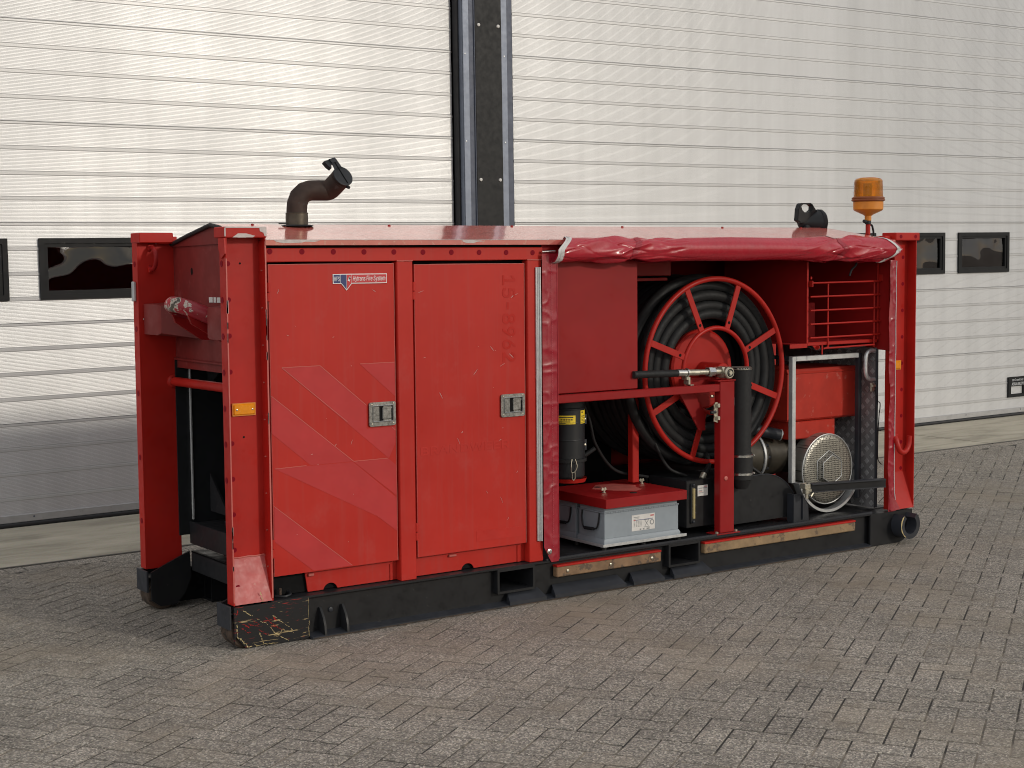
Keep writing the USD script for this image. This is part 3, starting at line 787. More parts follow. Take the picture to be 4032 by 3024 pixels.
# --- cross beams and floor
part('cross_beam', cat([box(.20, .21, .125, .905, .168, .262, .002), box(.20, .27, .125, .905, .255, .262)]), BLACK, C)
part('cross_beam', cat([box(.215, .225, .075, .954, .288, .392, .002), box(.2255, .60, .125, .905, .384, .392)]), BLACK, C)
part('side_bracket', box(.20, .213, .14, .33, .2625, .42, .002), BLACK, C)
pieces('cross_beam', [box(x, x + .06, .1205, .9095, .06, .168) for x in (.9, 1.7, 2.6, 3.2, 3.9)], BLACK, C)
part('floor_plate', box(.62, 4.10, .121, .909, .1745, .1855), BLACK, C)
part('edge_angle', cat([box(1.60, 3.83, .004, .010, .1865, .196), box(1.60, 3.83, .009, .05, .1862, .1885)]), BLACK_LIT, C)

# --- corner posts: channels with their open side outwards
def post(x0, x1, y0, s, open_left, z1=ZP):
    Y = lambda d: y0 + s * d
    zb = ZS + .001
    th = .006
    return cat([box(x0, x0 + th, Y(0), Y(.062), zb, z1, .001), box(x1 - th, x1, Y(0), Y(.062), zb, z1, .001), box(x0 + th, x1 - th, Y(.057), Y(.062), zb, z1)])


def dots(xz, y, r=.0105):
    return [prism_xz(Point(a, b).buffer(r, 10), y - .0009, y) for a, b in xz]


def edge_wear(x, y, z0, z1, n, s=1):
    out = []
    for _ in range(n):
        a = rng.uniform(z0, z1); h = rng.uniform(.01, .07)
        out.append(box(x - .0004, x + rng.uniform(.003, .0064), y - .0006 * s, y + .0007 * s, a, a + h))
    return out


p1 = part('corner_post', post(0, .180, 0, 1, True), RED, C, label='near left corner post with amber reflector')
part('post_cap', box(-.004, .184, -.004, .105, ZP, 1.749, .004), RED, p1)
part('chipped_paint', cat([prism_xz(Point(.07, 1.712).buffer(.02, 6).intersection(Polygon([(0, 1.705), (.2, 1.705), (.2, 1.722), (0, 1.722)])).union(Polygon([(.03, 1.706), (.12, 1.706), (.13, 1.712), (.09, 1.722), (.05, 1.719)])), -.0052, -.0042), prism_xz(Polygon([(.150, 1.746), (.182, 1.746), (.182, 1.709), (.172, 1.712), (.168, 1.725), (.152, 1.731)]), -.0052, -.0042), box(.0, .18, -.0046, -.002, 1.744, 1.7494), box(-.0045, .0, -.0046, -.001, 1.71, 1.745)]), CHIP, p1, smooth=False)
part('dented_edge', prism_yz([(.0, 1.703), (.058, 1.703), (.058, 1.66), (.030, 1.62), (-.006, 1.64)], -.0062, -.0005), RED, p1)
part('base_plate', hull([(.0065, .0565, .378), (.1735, .0565, .378), (.0065, -.001, .19), (.1735, -.001, .19), (.0065, .0565, .19), (.1735, .0565, .19)]), FOOTRED, p1, label='sloping foot plate, dusty, pinkish with sky sheen put into its colour')
part('weld_seam', tube(bezier_path([(.008 + .02 * i, .0545 + rng.gauss(0, .0006), .378 + rng.gauss(0, .0012)) for i in range(9)], 4), .0032, 6), RED_LINE, p1)
part('weld_seam', tube(bezier_path([(.172, .055 - .0075 * i, .372 - .025 * i + rng.gauss(0, .001)) for i in range(8)], 4), .003, 6), RED, p1)
zs = [.262 + .1486 * k for k in range(10)]
pieces('marker_dot', dots([(.034, z) for z in zs[1:]], .057) + dots([(.030, .259)], .022, .011), DOT, p1)
pieces('marker_dot', [prism_yz([(.042 + .012 * math.cos(t), z + .013 * math.sin(t)) for t in np.linspace(0, 2 * PI, 16, endpoint=False)], -.0016, -.0006) for z in zs[3:]], DOT, p1)
pieces('rivet', [bolt((.1725, .030, z), .0032, 'x', .004) for z in np.arange(.33, 1.66, .155)], RED_LINE, p1)
pieces('bolt_hole', [prism_xz(Point(a, z).buffer(.0045, 8), .0562, .0568) for a, z in ((.088, 1.6), (.088, .88))], DARK, p1)
pieces('scraped_edge', edge_wear(.0, 0.0, .2, .62, 5) + edge_wear(.0, 0.0, 1.25, 1.5, 3) + edge_wear(.1738, 0.0, .9, 1.66, 5), CHIP, p1, smooth=False)
part('scraped_edge', cat([box(.1739, .1801, -.0006, .0005, .20, 1.69), box(-.0003, .0045, -.0006, .0005, .20, 1.62)]), RED_LINE, p1, smooth=False)  # continuous pale lines paint in the sunlit flange edges
rf = part('reflector', box(.040, .137, .044, .056, .974, 1.019, .004), REFL, p1)
part('reflector_border', prism_xz(Polygon([(.037, .971), (.140, .971), (.140, 1.022), (.037, 1.022)]).buffer(.001), .049, .0565), AMBERPL, rf)
pieces('screw', [bolt((a, .044, .996), .0042, 'y', .002) for a in (.054, .124)], STEEL, rf)
p2 = part('corner_post', post(0, .180, W, -1, True), RED, C, label='far left corner post with lifting ring')
part('post_cap', cat([box(-.004, .160, W - .105, W + .004, 1.696, 1.742, .004), box(.09, .18, W - .10, W - .01, 1.693, 1.725, .003)]), RED, p2)
part('lifting_ring', torus((.060, W - .09, 1.625), .050, .010, 'x', 30, 10), RED_DARK, p2)
pieces('ring_base', [box(.05, .075, W - .078, W - .062, 1.665, 1.69, .003), box(.05, .075, W - .078, W - .062, 1.56, 1.585, .003)], RED, p2)
part('sensor', box(-.016, -.001, W - .045, W - .018, 1.43, 1.52, .004), ALU, p2)
pieces('marker_dot', [prism_yz([(W - .03 + .012 * math.cos(t), z + .013 * math.sin(t)) for t in np.linspace(0, 2 * PI, 16, endpoint=False)], -.0016, -.0006) for z in zs[1::2]], DOT, p2)
part('chipped_paint', cat([box(.02, .045, W - .0632, W - .0622, 1.344, 1.352), box(.03, .037, W - .0632, W - .0622, 1.338, 1.350), box(.09, .094, W - .0632, W - .0622, 1.69, 1.694)]), CHIP, p2, smooth=False)
p3 = part('corner_post', post(3.985, 4.165, 0, 1, False, 1.692), RED, C, label='near right corner post with small amber reflector and rope hook')
part('post_cap', cat([box(3.99, 4.186, -.004, .10, 1.692, 1.736, .004), box(3.94, 3.989, .03, .10, 1.694, 1.718, .003)]), RED, p3)
part('base_plate', hull([(3.9915, .0565, .392), (4.1585, .0565, .392), (3.9915, -.001, .19), (4.1585, -.001, .19), (3.9915, .0565, .19), (4.1585, .0565, .19)]), RED, p3)
pieces('marker_dot', dots([(4.118, z) for z in zs if z > .4], .057), DOT, p3)
pieces('marker_dot', dots([(4.03, 1.714), (4.15, 1.714)], -.004), DOT, p3)
rf = part('reflector', box(4.040, 4.100, .046, .056, .975, 1.019, .004), REFL, p3)
part('reflector_border', prism_xz(Polygon([(4.037, .972), (4.103, .972), (4.103, 1.022), (4.037, 1.022)]).buffer(.001), .050, .0565), AMBERPL, rf)
part('rope_hook', cat([tube(bezier_path([(4.000, .056, .605), (4.000, .0, .60), (4.002, -.02, .56), (4.012, -.025, .528), (4.040, -.026, .513), (4.075, -.022, .525), (4.096, -.02, .56), (4.100, -.02, .602)], 6), .0145, 12), box(3.99, 4.03, .0, .056, .60, .615, .003)]), RED, p3)
part('key_slot', prism_xz(Point(4.045, .680).buffer(.009).union(Polygon([(4.041, .68), (4.049, .68), (4.055, .645), (4.047, .643)])).union(Point(4.051, .645).buffer(.006)), .0558, .0566), DARK, p3)
part('marker_hole', prism_xz(Point(4.012, 1.556).buffer(.004, 8), .0558, .0566), DARK, p3)
p4 = part('corner_post', post(3.985, 4.165, W, -1, False, 1.692), RED, C)
part('post_cap', box(3.99, 4.186, W - .10, W + .004, 1.692, 1.736, .004), RED, p4)

# --- left end wall with hook bail, opening, radiator
ex = .176
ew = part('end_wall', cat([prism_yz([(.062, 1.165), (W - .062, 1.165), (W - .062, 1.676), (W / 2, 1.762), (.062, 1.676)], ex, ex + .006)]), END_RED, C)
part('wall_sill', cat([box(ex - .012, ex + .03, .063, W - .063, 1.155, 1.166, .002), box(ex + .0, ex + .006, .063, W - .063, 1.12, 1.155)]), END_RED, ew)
part('bolt_hole', prism_yz([(.76 + .012 * math.cos(t), 1.565 + .017 * math.sin(t)) for t in np.linspace(0, 6.2, 10)], ex - .001, ex - .0004), DARK, ew)
b1 = part('hook_bracket', hull([(.02, .075, 1.283), (.02, .075, 1.418), (.02, .225, 1.283), (.02, .225, 1.418), (.028, .262, 1.29), (.028, .262, 1.412), (ex, .073, 1.270), (ex, .073, 1.424), (ex, .36, 1.262), (ex, .36, 1.424)]), END_RED, C)
b2 = part('hook_bracket', hull([(.02, .955, 1.280), (.02, .955, 1.418), (.02, .80, 1.280), (.02, .80, 1.418), (.028, .77, 1.29), (.028, .77, 1.412), (ex, .957, 1.268), (ex, .957, 1.424), (ex, .66, 1.262), (ex, .66, 1.424)]), END_RED, C)
hk = part('hook_bail', tube(bezier_path([(.13, .30, 1.350), (.06, .315, 1.378), (-.005, .345, 1.408), (-.040, .40, 1.424), (-.042, .46, 1.426), (-.01, .53, 1.414), (.05, .56, 1.385), (.13, .57, 1.350)], 6), .034, 20), WORN, C)
part('bail_web', prism_xz([(-.035, 1.40), (.03, 1.385), (ex, 1.33), (ex, 1.262), (.12, 1.266), (-.01, 1.345)], .335, .352), RED_DARK, hk)
part('bail_web', prism_xz([(-.02, 1.395), (.03, 1.385), (ex, 1.33), (ex, 1.262), (.12, 1.266), (.0, 1.345)], .535, .55), RED_DARK, hk)
part('sticker', cat([box(ex - .0016, ex - .0006, .535, .575, 1.428, 1.452), box(ex - .0016, ex - .0006, .50, .525, 1.428, 1.452), box(ex - .0016, ex - .0006, .455, .49, 1.428, 1.452)]), WHITE, ew, smooth=False)
part('cross_bar', tube([(.165, .065, 1.062), (.16, W - .064, 1.055)], .021, 16), RED, C)
part('bar_foot', lathe([(.032, 0), (.030, .006), (.022, .012)], (.160, W - .063, 1.055), (0, -1, 0), 16), RED, C)
# opening behind: side panel, trim strip, radiator core with fins
pieces('duct_panel', [box(.165, .40, .955, .961, .33, 1.16), box(.183, .40, .069, .075, .36, 1.16)], PLASTIC, C)
part('edge_trim', box(.228, .238, .942, .954, .40, 1.15, .002), ALU, C)
rad = part('radiator', cat([box(.40, .46, .30, .90, .40, 1.15), box(.385, .40, .30, .90, .40, .43), box(.385, .40, .30, .90, 1.12, 1.15), box(.385, .40, .86, .90, .43, 1.12), box(.385, .40, .30, .34, .43, 1.12)]), DARK, C)
part('radiator_fins', cat([rot(box(.388, .398, .345, .855, z, z + .004), (0, 1, 0), 18, (.393, 0, z)) for z in np.arange(.435, 1.118, .014)]), FINS, rad, kind='stuff')
part('radiator_core', box(.40, .46, .08, .299, .40, 1.15), DARK, C)
pieces('radiator_bracket', [prism_yz([(.70, .44), (.90, .44), (.90, .62)], .30, .31), prism_yz([(.70, 1.14), (.90, 1.14), (.90, 1.02)], .30, .31)], BLACK, C)  # black instead of red: the shadow they lie in is put into the colour
part('drain_bracket', prism_yz([(.62, .40), (.66, .40), (.68, .35), (.76, .35), (.78, .40), (.82, .40), (.80, .385), (.77, .335), (.67, .335), (.64, .385)], .33, .34), BLACK_LIT, C)

# --- roof: two slopes with a folded eave
re_, ze, zr = .02, 1.697, 1.767
def roof_slope(y0, y1, z0, z1, x0=.178, x1=3.985):
    f = lambda u, v: (u, y0 + (y1 - y0) * v, z0 + (z1 - z0) * v + .0035 * (meshkit.noise(np.array([u * 2.1, v * 2.0, 3.0])) - .5) * math.sin(PI * v))
    return grid(f, np.linspace(x0, x1, 90), np.linspace(0, 1, 14))


rx0, rx1 = .158, 3.965
def slope(y0, y1, z0, z1, flip=False):
    def f(u, v):
        a = .176 + (rx0 - .176) * v; b = 3.985 + (rx1 - 3.985) * v
        x = a + (b - a) * u
        return (x, y0 + (y1 - y0) * v, z0 + (z1 - z0) * v + .004 * (float(meshkit.noise(np.array([x * 2.1, v * 2.0, 3.0]))) - .5) * math.sin(PI * v))
    return grid(f, np.linspace(0, 1, 90), np.linspace(0, 1, 12), flip)


rf_ = part('roof', cat([slope(-.004, W / 2, ze, zr + .006), slope(W + .004, W / 2, ze - .012, zr + .006, True), box(.176, 3.985, -.004, .0, ze - .024, ze - .001, .001), box(.176, 3.985, W, W + .004, ze - .04, ze - .012),
                        ]), RED_ROOF, C, smooth=20)
part('gable', hull([(.17, .03, ze - .006), (.17, W / 2, zr), (.17, W - .03, ze - .02), (.1755, .03, ze - .006), (.1755, W / 2, zr), (.1755, W - .03, ze - .02)]), END_RED, rf_)
part('roof_seal', tube([(.166, W - .02, ze - .016), (.164, W * .75, (ze + zr) / 2 - .006), (.162, W / 2, zr + .002), (.163, W * .40, zr - .012)], .0095, 8), SEAL, rf_)
part('roof_end', hull([(3.955, .03, ze - .01), (3.955, W / 2, zr), (3.955, W - .03, ze - .02), (3.962, .03, ze - .01), (3.962, W / 2, zr), (3.962, W - .03, ze - .02), (3.955, .03, 1.60), (3.962, W - .03, 1.60), (3.962, .03, 1.60), (3.955, W - .03, 1.60)]), RED_DARK, C)
pieces('rivet', [bolt((x, W / 2 - .03, zr + .0025), .007, 'z', .005) for x in (.35, 1.05, 1.75, 2.45, 3.15, 3.75)], RED_DARK, rf_)
part('chipped_paint', cat([prism_xz(Polygon([(.215, 1.694), (.225, 1.688), (.25, 1.683), (.29, 1.682), (.34, 1.684), (.36, 1.688), (.40, 1.687), (.43, 1.693), (.34, 1.6955)]), -.0050, -.0042), prism_xz(Polygon([(1.14, 1.694), (1.145, 1.688), (1.16, 1.682), (1.20, 1.681), (1.22, 1.687), (1.26, 1.690), (1.20, 1.695)]), -.0050, -.0042), box(.176, 1.62, -.0048, -.002, ze - .0022, ze - .0004)]), CHIP, rf_, smooth=False)

# --- front frame left half
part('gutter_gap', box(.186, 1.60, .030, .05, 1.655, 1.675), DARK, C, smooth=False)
tr = part('top_rail', box(.186, 1.60, .018, .06, 1.604, 1.662, .003), RED_DOOR, C)
pieces('marker_dot', dots([(.205 + .1485 * k, 1.648 - .0012 * k) for k in range(10)], .0175, .0118), DOT, tr)
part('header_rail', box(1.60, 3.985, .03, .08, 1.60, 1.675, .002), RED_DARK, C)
def column(x0, x1, lab=None):
    return part('door_post', box(x0, x1, .016, .062, ZS + .001, 1.6035, .003), RED_DOOR, C, label=lab)


column(.812, .892); column(1.510, 1.590)
pieces('weld_seam', [tube(bezier_path([(a + .01 * i, .0155 + rng.gauss(0, .0005), 1.604 + rng.gauss(0, .0008)) for i in range(9)], 3), .0028, 6) for a in (.812, 1.510)], RED_LINE, C)
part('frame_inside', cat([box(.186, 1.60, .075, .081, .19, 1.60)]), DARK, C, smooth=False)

def lock(d, x0, x1, z0, z1):
    """Stainless paddle lock: bezel, dish, paddle, screws."""
    bz_ = Polygon([(x0 + .01, z0 + .01), (x1 - .01, z0 + .01), (x1 - .01, z1 - .01), (x0 + .01, z1 - .01)]).buffer(.010, 6)
    h = Polygon([(x0 + .022, z0 + .024), (x1 - .018, z0 + .024), (x1 - .018, z1 - .020), (x0 + .022, z1 - .020)]).buffer(.004, 4)
    part('lock_bezel', prism_xz(bz_.difference(h), .0185, .0275), LOCKM, d)
    part('lock_rim', tube([(a, .0185, b) for a, b in h.exterior.coords[:-1]], .0028, 6, closed=True), LOCKM, d)
    w = x1 - x0
    part('lock_dish', grid(lambda u, v: (u, .0215 + .0035 * min(1, (u - x0 - .018) / (w * .34)), v), np.linspace(x0 + .019, x1 - .015, 12), [z0 + .021, z1 - .017]), LOCKM, d, smooth=True)
    part('lock_shadow', box(x0 + w * .40, x0 + w * .55, .0238, .0248, z0 + .022, z1 - .018), DARK, d, smooth=False)
    part('lock_paddle', box(x0 + w * .50, x1 - .022, .0175, .0236, z0 + .028, z1 - .024, .003), LOCKM, d)
    part('lock_paddle', box(x0 + w * .50, x1 - .021, .0163, .0174, z1 - .030, z1 - .023, .0005), LOCKM, d)
    pieces('screw', [bolt((a, .0185, b), .0035, 'y', .0012) for a in (x0 + .014, x1 - .012) for b in (z0 + .010, z1 - .009)], ZINC, d)
    part('lock_catch', box(x1 - .001, x1 + .007, .0275, .0375, z0 + .03, z1 - .03, .002), RED, d)


def hinge(d, x, z1, flipx=1):
    part('hinge', cat([cyl((x, .020, z1 - .040), (x, .020, z1), .0075, 10, bev=.002), cyl((x - .002, .020, z1 - .078), (x - .002, .020, z1 - .042), .0075, 10, bev=.002), box(x - .012, x - .002, .022, .03, z1 - .076, z1 - .044)]), RED_DOOR, d)


def body_door(x0, x1, z0, z1, lab):
    def f(u, v):
        bu = min((u - x0), (x1 - u), (v - z0), (z1 - v), .25) / .25
        return (u, .0275 + .0022 * bu * .32 * (float(meshkit.noise(np.array([u * 3.3, 2.0, v * 2.4]), 5)) - .5), v)
    g = grid(f, np.linspace(x0, x1, 28), np.linspace(z0, z1, 50))
    rim = cat([box(x0, x1, .0278, .052, z0, z0 + .012), box(x0, x1, .0278, .052, z1 - .012, z1), box(x0, x0 + .012, .0278, .052, z0 + .012, z1 - .012), box(x1 - .012, x1, .0278, .052, z0 + .012, z1 - .012)])
    d = part('door', cat([g, rim]), RED_DOOR, C, smooth=40, label=lab)
    lip_ = cat([box(x0, x1, .0262, .030, z1 - .003, z1 + .0005, .001), box(x1 - .002, x1 + .0005, .0262, .030, z0, z1, .0008), box(x0 - .0005, x0 + .0015, .0262, .030, z0, z1, .0008)])
    part('door_edge', lip_, RED_LINE, d)
    return d


d1 = body_door(.200, .803, .282, 1.595, 'left door with round logo sign and slanting faded stripes')
d2 = body_door(.906, 1.500, .282, 1.589, 'right door with ghost lettering')
lock(d1, .664, .798, .886, .991); lock(d2, 1.358, 1.492, .882, .987)
hinge(d1, .1965, 1.519); hinge(d1, .193, .441); hinge(d2, .898, 1.511); hinge(d2, .898, .438)
# faded stripes left by removed foil, each with its pale edge lines
ST = [[(.254, 1.162), (.435, 1.162), (.665, .972), (.665, .885), (.798, .885), (.799, .806), (.764, .740)],
      [(.627, 1.161), (.801, 1.161), (.800, 1.012)],
      [(.202, 1.046), (.588, .741), (.761, .740), (.800, .710), (.801, .560), (.580, .742), (.212, .739), (.450, .560), (.201, .740)],
      [(.202, 1.046), (.588, .741), (.380, .741), (.201, .889)],
      [(.212, .739), (.585, .738), (.802, .560), (.802, .412), (.70, .49)],
      [(.205, .581), (.572, .286), (.385, .286), (.202, .432)],
      [(.588, .739), (.761, .739), (.802, .706), (.802, .570)]]
dl = lambda poly, mt, nm='faded_stripe', y=.0266: part(nm, prism_xz(poly, y, y + .0006), mt, d1, smooth=False)
keep = Polygon([(.2025, .285), (.8005, .285), (.8005, 1.59), (.2025, 1.59)]).difference(Polygon([(.655, .878), (.806, .878), (.806, .998), (.655, .998)]))
for k, q in enumerate((ST[0], ST[1], ST[3], ST[4], ST[5], ST[6])):
    g = Polygon(q).buffer(0).intersection(keep)
    for gg in getattr(g, 'geoms', [g]):
        if gg.area > 1e-4:
            dl(gg, RED_FADE, y=.02685 - .00005 * k)
for a, b in (((.254, 1.163), (.435, 1.163)), ((.435, 1.162), (.662, .975)), ((.627, 1.162), (.80, 1.162)), ((.203, 1.046), (.588, .741)), ((.588, .741), (.757, .741)), ((.212, .739), (.36, .741)), ((.205, .581), (.572, .287)), ((.756, .90), (.799, .862)), ((.254, 1.162), (.56, .915))):
    P, Q = np.array(a), np.array(b); t = (Q - P) / np.linalg.norm(Q - P); n_ = np.array([-t[1], t[0]]) * .0010
    dl(Polygon([P + n_, Q + n_, Q - n_, P - n_]).intersection(keep), RED_LINE, 'stripe_edge', .0263)
# ghost lettering on the right door
part('ghost_lettering', text_on_front('15-8962', .068, 1.378, .0272, 1.535, True, width=.40, turn=-90), RED_GHOST, d2, smooth=False)
part('ghost_lettering', text_on_front('BRANDWEER', .036, .928, .0274, .738, True, width=.48), RED_GHOST2, d2, smooth=False)
part('ghost_patch', prism_xz(Polygon([(1.222, .318), (1.47, .318), (1.47, .362), (1.222, .366)]), .0267, .0272), RED_GHOST2, d2, smooth=False)
sc = []
for _ in range(22):
    x, z, a, ln = rng.uniform(.92, 1.48), rng.uniform(.33, 1.5), rng.uniform(-1.2, 1.2), rng.choice([.003, .004, .012, .03])
    sc += smear([(x, z), (x + ln * .5 * math.cos(a), z + ln * .5 * math.sin(a)), (x + ln * math.cos(a), z + ln * math.sin(a) * 1.1)], .0008, .0266)
part('scratch', cat(sc), CHIP, d2, smooth=False)
sc = []
for _ in range(14):
    x, z, a, ln = rng.uniform(.22, .78), rng.uniform(.33, 1.55), rng.uniform(-1.2, 1.2), rng.choice([.003, .004, .010, .02])
    sc += smear([(x, z), (x + ln * .5 * math.cos(a), z + ln * .5 * math.sin(a)), (x + ln * math.cos(a), z + ln * math.sin(a) * 1.1)], .0007, .0260)
part('scratch', cat(sc), CHIP, d1, smooth=False)
# maker's sign
sx0, sx1, sz0, sz1 = .501, .766, 1.509, 1.551
out = Polygon([(sx0, sz0), (.541, sz0), (.5665, 1.480), (.592, sz0), (sx1, sz0), (sx1, sz1), (sx0, sz1)])
sg = part('sign_plate', prism_xz(out, .0240, .0270), SIGNW, d1, smooth=False)
part('sign_field', cat([prism_xz([(.5045, 1.5125), (.5345, 1.5125), (.5345, 1.5475), (.5045, 1.5475)], .0232, .0240), prism_xz([(.5372, 1.5125), (.5425, 1.5120), (.5655, 1.4855), (.5655, 1.5475), (.5372, 1.5475)], .0232, .0240)]), SIGNB, d1, smooth=False)
part('sign_field', cat([prism_xz([(.5675, 1.4855), (.5905, 1.5120), (.5905, 1.5475), (.5675, 1.5475)], .0232, .0240), prism_xz([(.5925, 1.5125), (.7625, 1.5125), (.7625, 1.5475), (.5925, 1.5475)], .0232, .0240)]), SIGNR, d1, smooth=False)
pieces('sign_lettering', [text_on_front('HFS', .0190, .5058, .0231, 1.5205, False, width=.0275), text_on_front('Hytrans Fire System', .0200, .5965, .0231, 1.5215, False, shear=.17, width=.160)], SIGNW, d1, smooth=False)
part('sign_flame', cat([prism_xz([(.5715, 1.521), (.5760, 1.532), (.5790, 1.538), (.5855, 1.533), (.5830, 1.526), (.5795, 1.516), (.5780, 1.520)], .0225, .0231), prism_xz([(.5775, 1.533), (.5830, 1.541), (.5860, 1.533), (.5810, 1.524)], .0225, .0231)]), SIGNW, d1, smooth=False)

# --- red valances under the doors
def valance(pts, nx):
    q = Polygon(pts).difference(Point(nx, .180).buffer(.036, 12))
    return part('lower_panel', prism_xz(q, .060, .066), RED_DOOR, C)


valance([(.372, .190), (.812, .190), (.812, .285), (.358, .285)], .481)
valance([(.892, .190), (1.510, .190), (1.510, .285), (.892, .285)], 1.191)
pieces('valance_rim', [box(.778, .790, .055, .0595, .19, .262), box(1.468, 1.480, .055, .0595, .19, .268)], RED_DOOR, C)
pieces('latch_tab', [box(.372, .398, .048, .0595, .258, .270, .002), box(1.085, 1.125, .048, .0595, .258, .268, .002)], RED_LINE, C)
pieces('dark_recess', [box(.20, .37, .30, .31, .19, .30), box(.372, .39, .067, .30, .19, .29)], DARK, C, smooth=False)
part('grease_pin', cyl((.236, .05, .188), (.236, .05, .225), .006, 8), RUST, C)
part('cable_loop', tube(bezier_path([(.215, .06, .192), (.25, .035, .190), (.285, .05, .196), (.27, .10, .205), (.23, .12, .20)], 6), .006, 8), PLASTIC, C)

# --- aluminium guide rail and steel rod
gr_ = part('guide_rail', cat([box(1.552, 1.580, .006, .0155, .285, 1.570, .002), cyl((1.573, .004, .285), (1.573, .004, 1.570), .0045, 10), cyl((1.561, .005, .285), (1.561, .005, 1.570), .003, 8)]), ALU, C)
part('steel_rod', cyl((1.585, .005, 1.640), (1.66, .005, 1.642), .006, 12), STEEL, C)

# --- back and partition walls of the open bay, and a sheet for its shade
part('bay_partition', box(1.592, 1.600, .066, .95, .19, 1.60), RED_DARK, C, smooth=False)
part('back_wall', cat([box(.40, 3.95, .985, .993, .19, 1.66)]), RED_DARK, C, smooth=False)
part('dark_divider', box(1.62, 2.62, .80, .81, .19, .965), DARK, C, smooth=False)  # no panel here: near-black sheet standing for the shade deep in the bay
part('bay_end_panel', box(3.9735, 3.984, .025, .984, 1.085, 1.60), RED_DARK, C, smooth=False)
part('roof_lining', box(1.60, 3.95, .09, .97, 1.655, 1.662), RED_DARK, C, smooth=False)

# --- cabinet, carrying frame
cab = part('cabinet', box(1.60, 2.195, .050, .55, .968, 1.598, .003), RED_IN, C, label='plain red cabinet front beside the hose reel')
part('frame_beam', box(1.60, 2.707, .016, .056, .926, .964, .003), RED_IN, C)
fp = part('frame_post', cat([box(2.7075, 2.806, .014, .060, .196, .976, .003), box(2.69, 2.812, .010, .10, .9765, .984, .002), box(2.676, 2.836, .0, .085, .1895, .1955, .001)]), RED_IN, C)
pieces('bolt', [hexnut((a, .02, .1955), .008, (0, 0, 1), .009) for a in (2.690, 2.822)], ZINC, fp)
part('bolt', bolt((2.745, .014, .478), .012, 'y', .006), RED_LINE, fp)
part('bolt', bolt((2.690, .058, .90), .008, 'x', .01), ZINC, fp)
part('spring_latch', cat([prism_xz([(2.676, .775), (2.706, .765), (2.706, .872), (2.690, .872), (2.676, .855), (2.682, .84), (2.672, .82), (2.682, .80)], .028, .034), box(2.69, 2.706, .012, .0275, .78, .80, .002), box(2.69, 2.706, .012, .0275, .845, .865, .002)]), ZINC, fp)
part('latch_grip', cyl((2.655, .03, .820), (2.692, .03, .822), .008, 10, bev=.002), PLASTIC, fp)
part('small_post', box(2.366, 2.408, .300, .342, .455, .967, .003), RED, C)
part('reel_support', cat([box(2.55, 2.82, .11, .16, .93, .99, .004), prism_xz([(2.52, .93), (2.62, .93), (2.70, .80), (2.70, .72), (2.66, .72)], .12, .128)]), RED_DARK, C)

# --- hose reel
RC = np.array((2.812, .165, 1.021))
reel = part('hose_reel', cat([lathe([(0, 0), (.200, 0), (.212, .010), (.212, .03), (.06, .05), (.205, .60), (.21, .64), (0, .64)], RC + (0, .10, 0), (0, 1, 0), 40), cyl(RC - (0, .06, 0), RC + (0, .12, 0), .042, 20, bev=.004)]), RED, C, label='red steel hose reel wound with black hose')
part('reel_ring', torus(RC, .477, .0135, 'y', 96, 14), RED, reel)
part('reel_ring', torus(RC, .222, .0115, 'y', 64, 12), RED, reel)
part('reel_ring', torus(RC + (0, .69, 0), .477, .0135, 'y', 80, 10), RED, reel)
pieces('spoke_hole', [prism_xz(Point(RC[0] + .262 * math.cos(math.radians(25 + 45 * k)), RC[2] + .262 * math.sin(math.radians(25 + 45 * k))).buffer(.008, 8), RC[1] - .0052, RC[1] - .0042) for k in range(8)], DARK, reel, smooth=False)
for k in range(8):
    a = 25 + 45 * k
    sp_ = box(RC[0] + .228, RC[0] + .468, RC[1] - .004, RC[1] + .004, RC[2] - .0165, RC[2] + .0165, .001)
    part('spoke', rot(sp_, (0, -1, 0), a, RC), RED, reel)
    part('spoke', rot(shift(sp_, (0, .69, 0)), (0, -1, 0), a, RC), RED_DARK, reel)
hoses = []
def wobble(seed, amp):
    ph = [rng.uniform(0, 6.28) for _ in range(3)]
    return lambda t: amp * (np.sin(t + ph[0]) * .5 + np.sin(2 * t + ph[1]) * .35 + np.sin(3 * t + ph[2]) * .25)


for k, r in enumerate((.300, .352, .404, .448)):
    hoses.append(torus((RC[0] + rng.gauss(0, .005), .226 + .010 * (k % 2), RC[2] + rng.gauss(0, .003) - .005), r, .0268, 'y', 110, 14, wobble(k, .011)))
for k, r in enumerate((.325, .380)):
    hoses.append(torus((RC[0], .272, RC[2] - .004), r, .0268, 'y', 80, 12, wobble(k + 9, .008)))
for k in range(10):
    hoses.append(torus((RC[0] + rng.gauss(0, .004) - .004, .290 + .0555 * k, RC[2] - .004), .462 + rng.uniform(-.004, .024), .0272, 'y', 110, 12, wobble(k + 20, .012)))
    hoses.append(torus((RC[0], .31 + .0555 * k, RC[2]), .405 + rng.uniform(-.004, .006), .0268, 'y', 64, 10))
part('coiled_hose', cat(hoses), HOSE, reel, smooth=60)
part('reel_drum', cyl(RC + (0, .14, 0), RC + (0, .62, 0), .27, 32), DARK, reel)
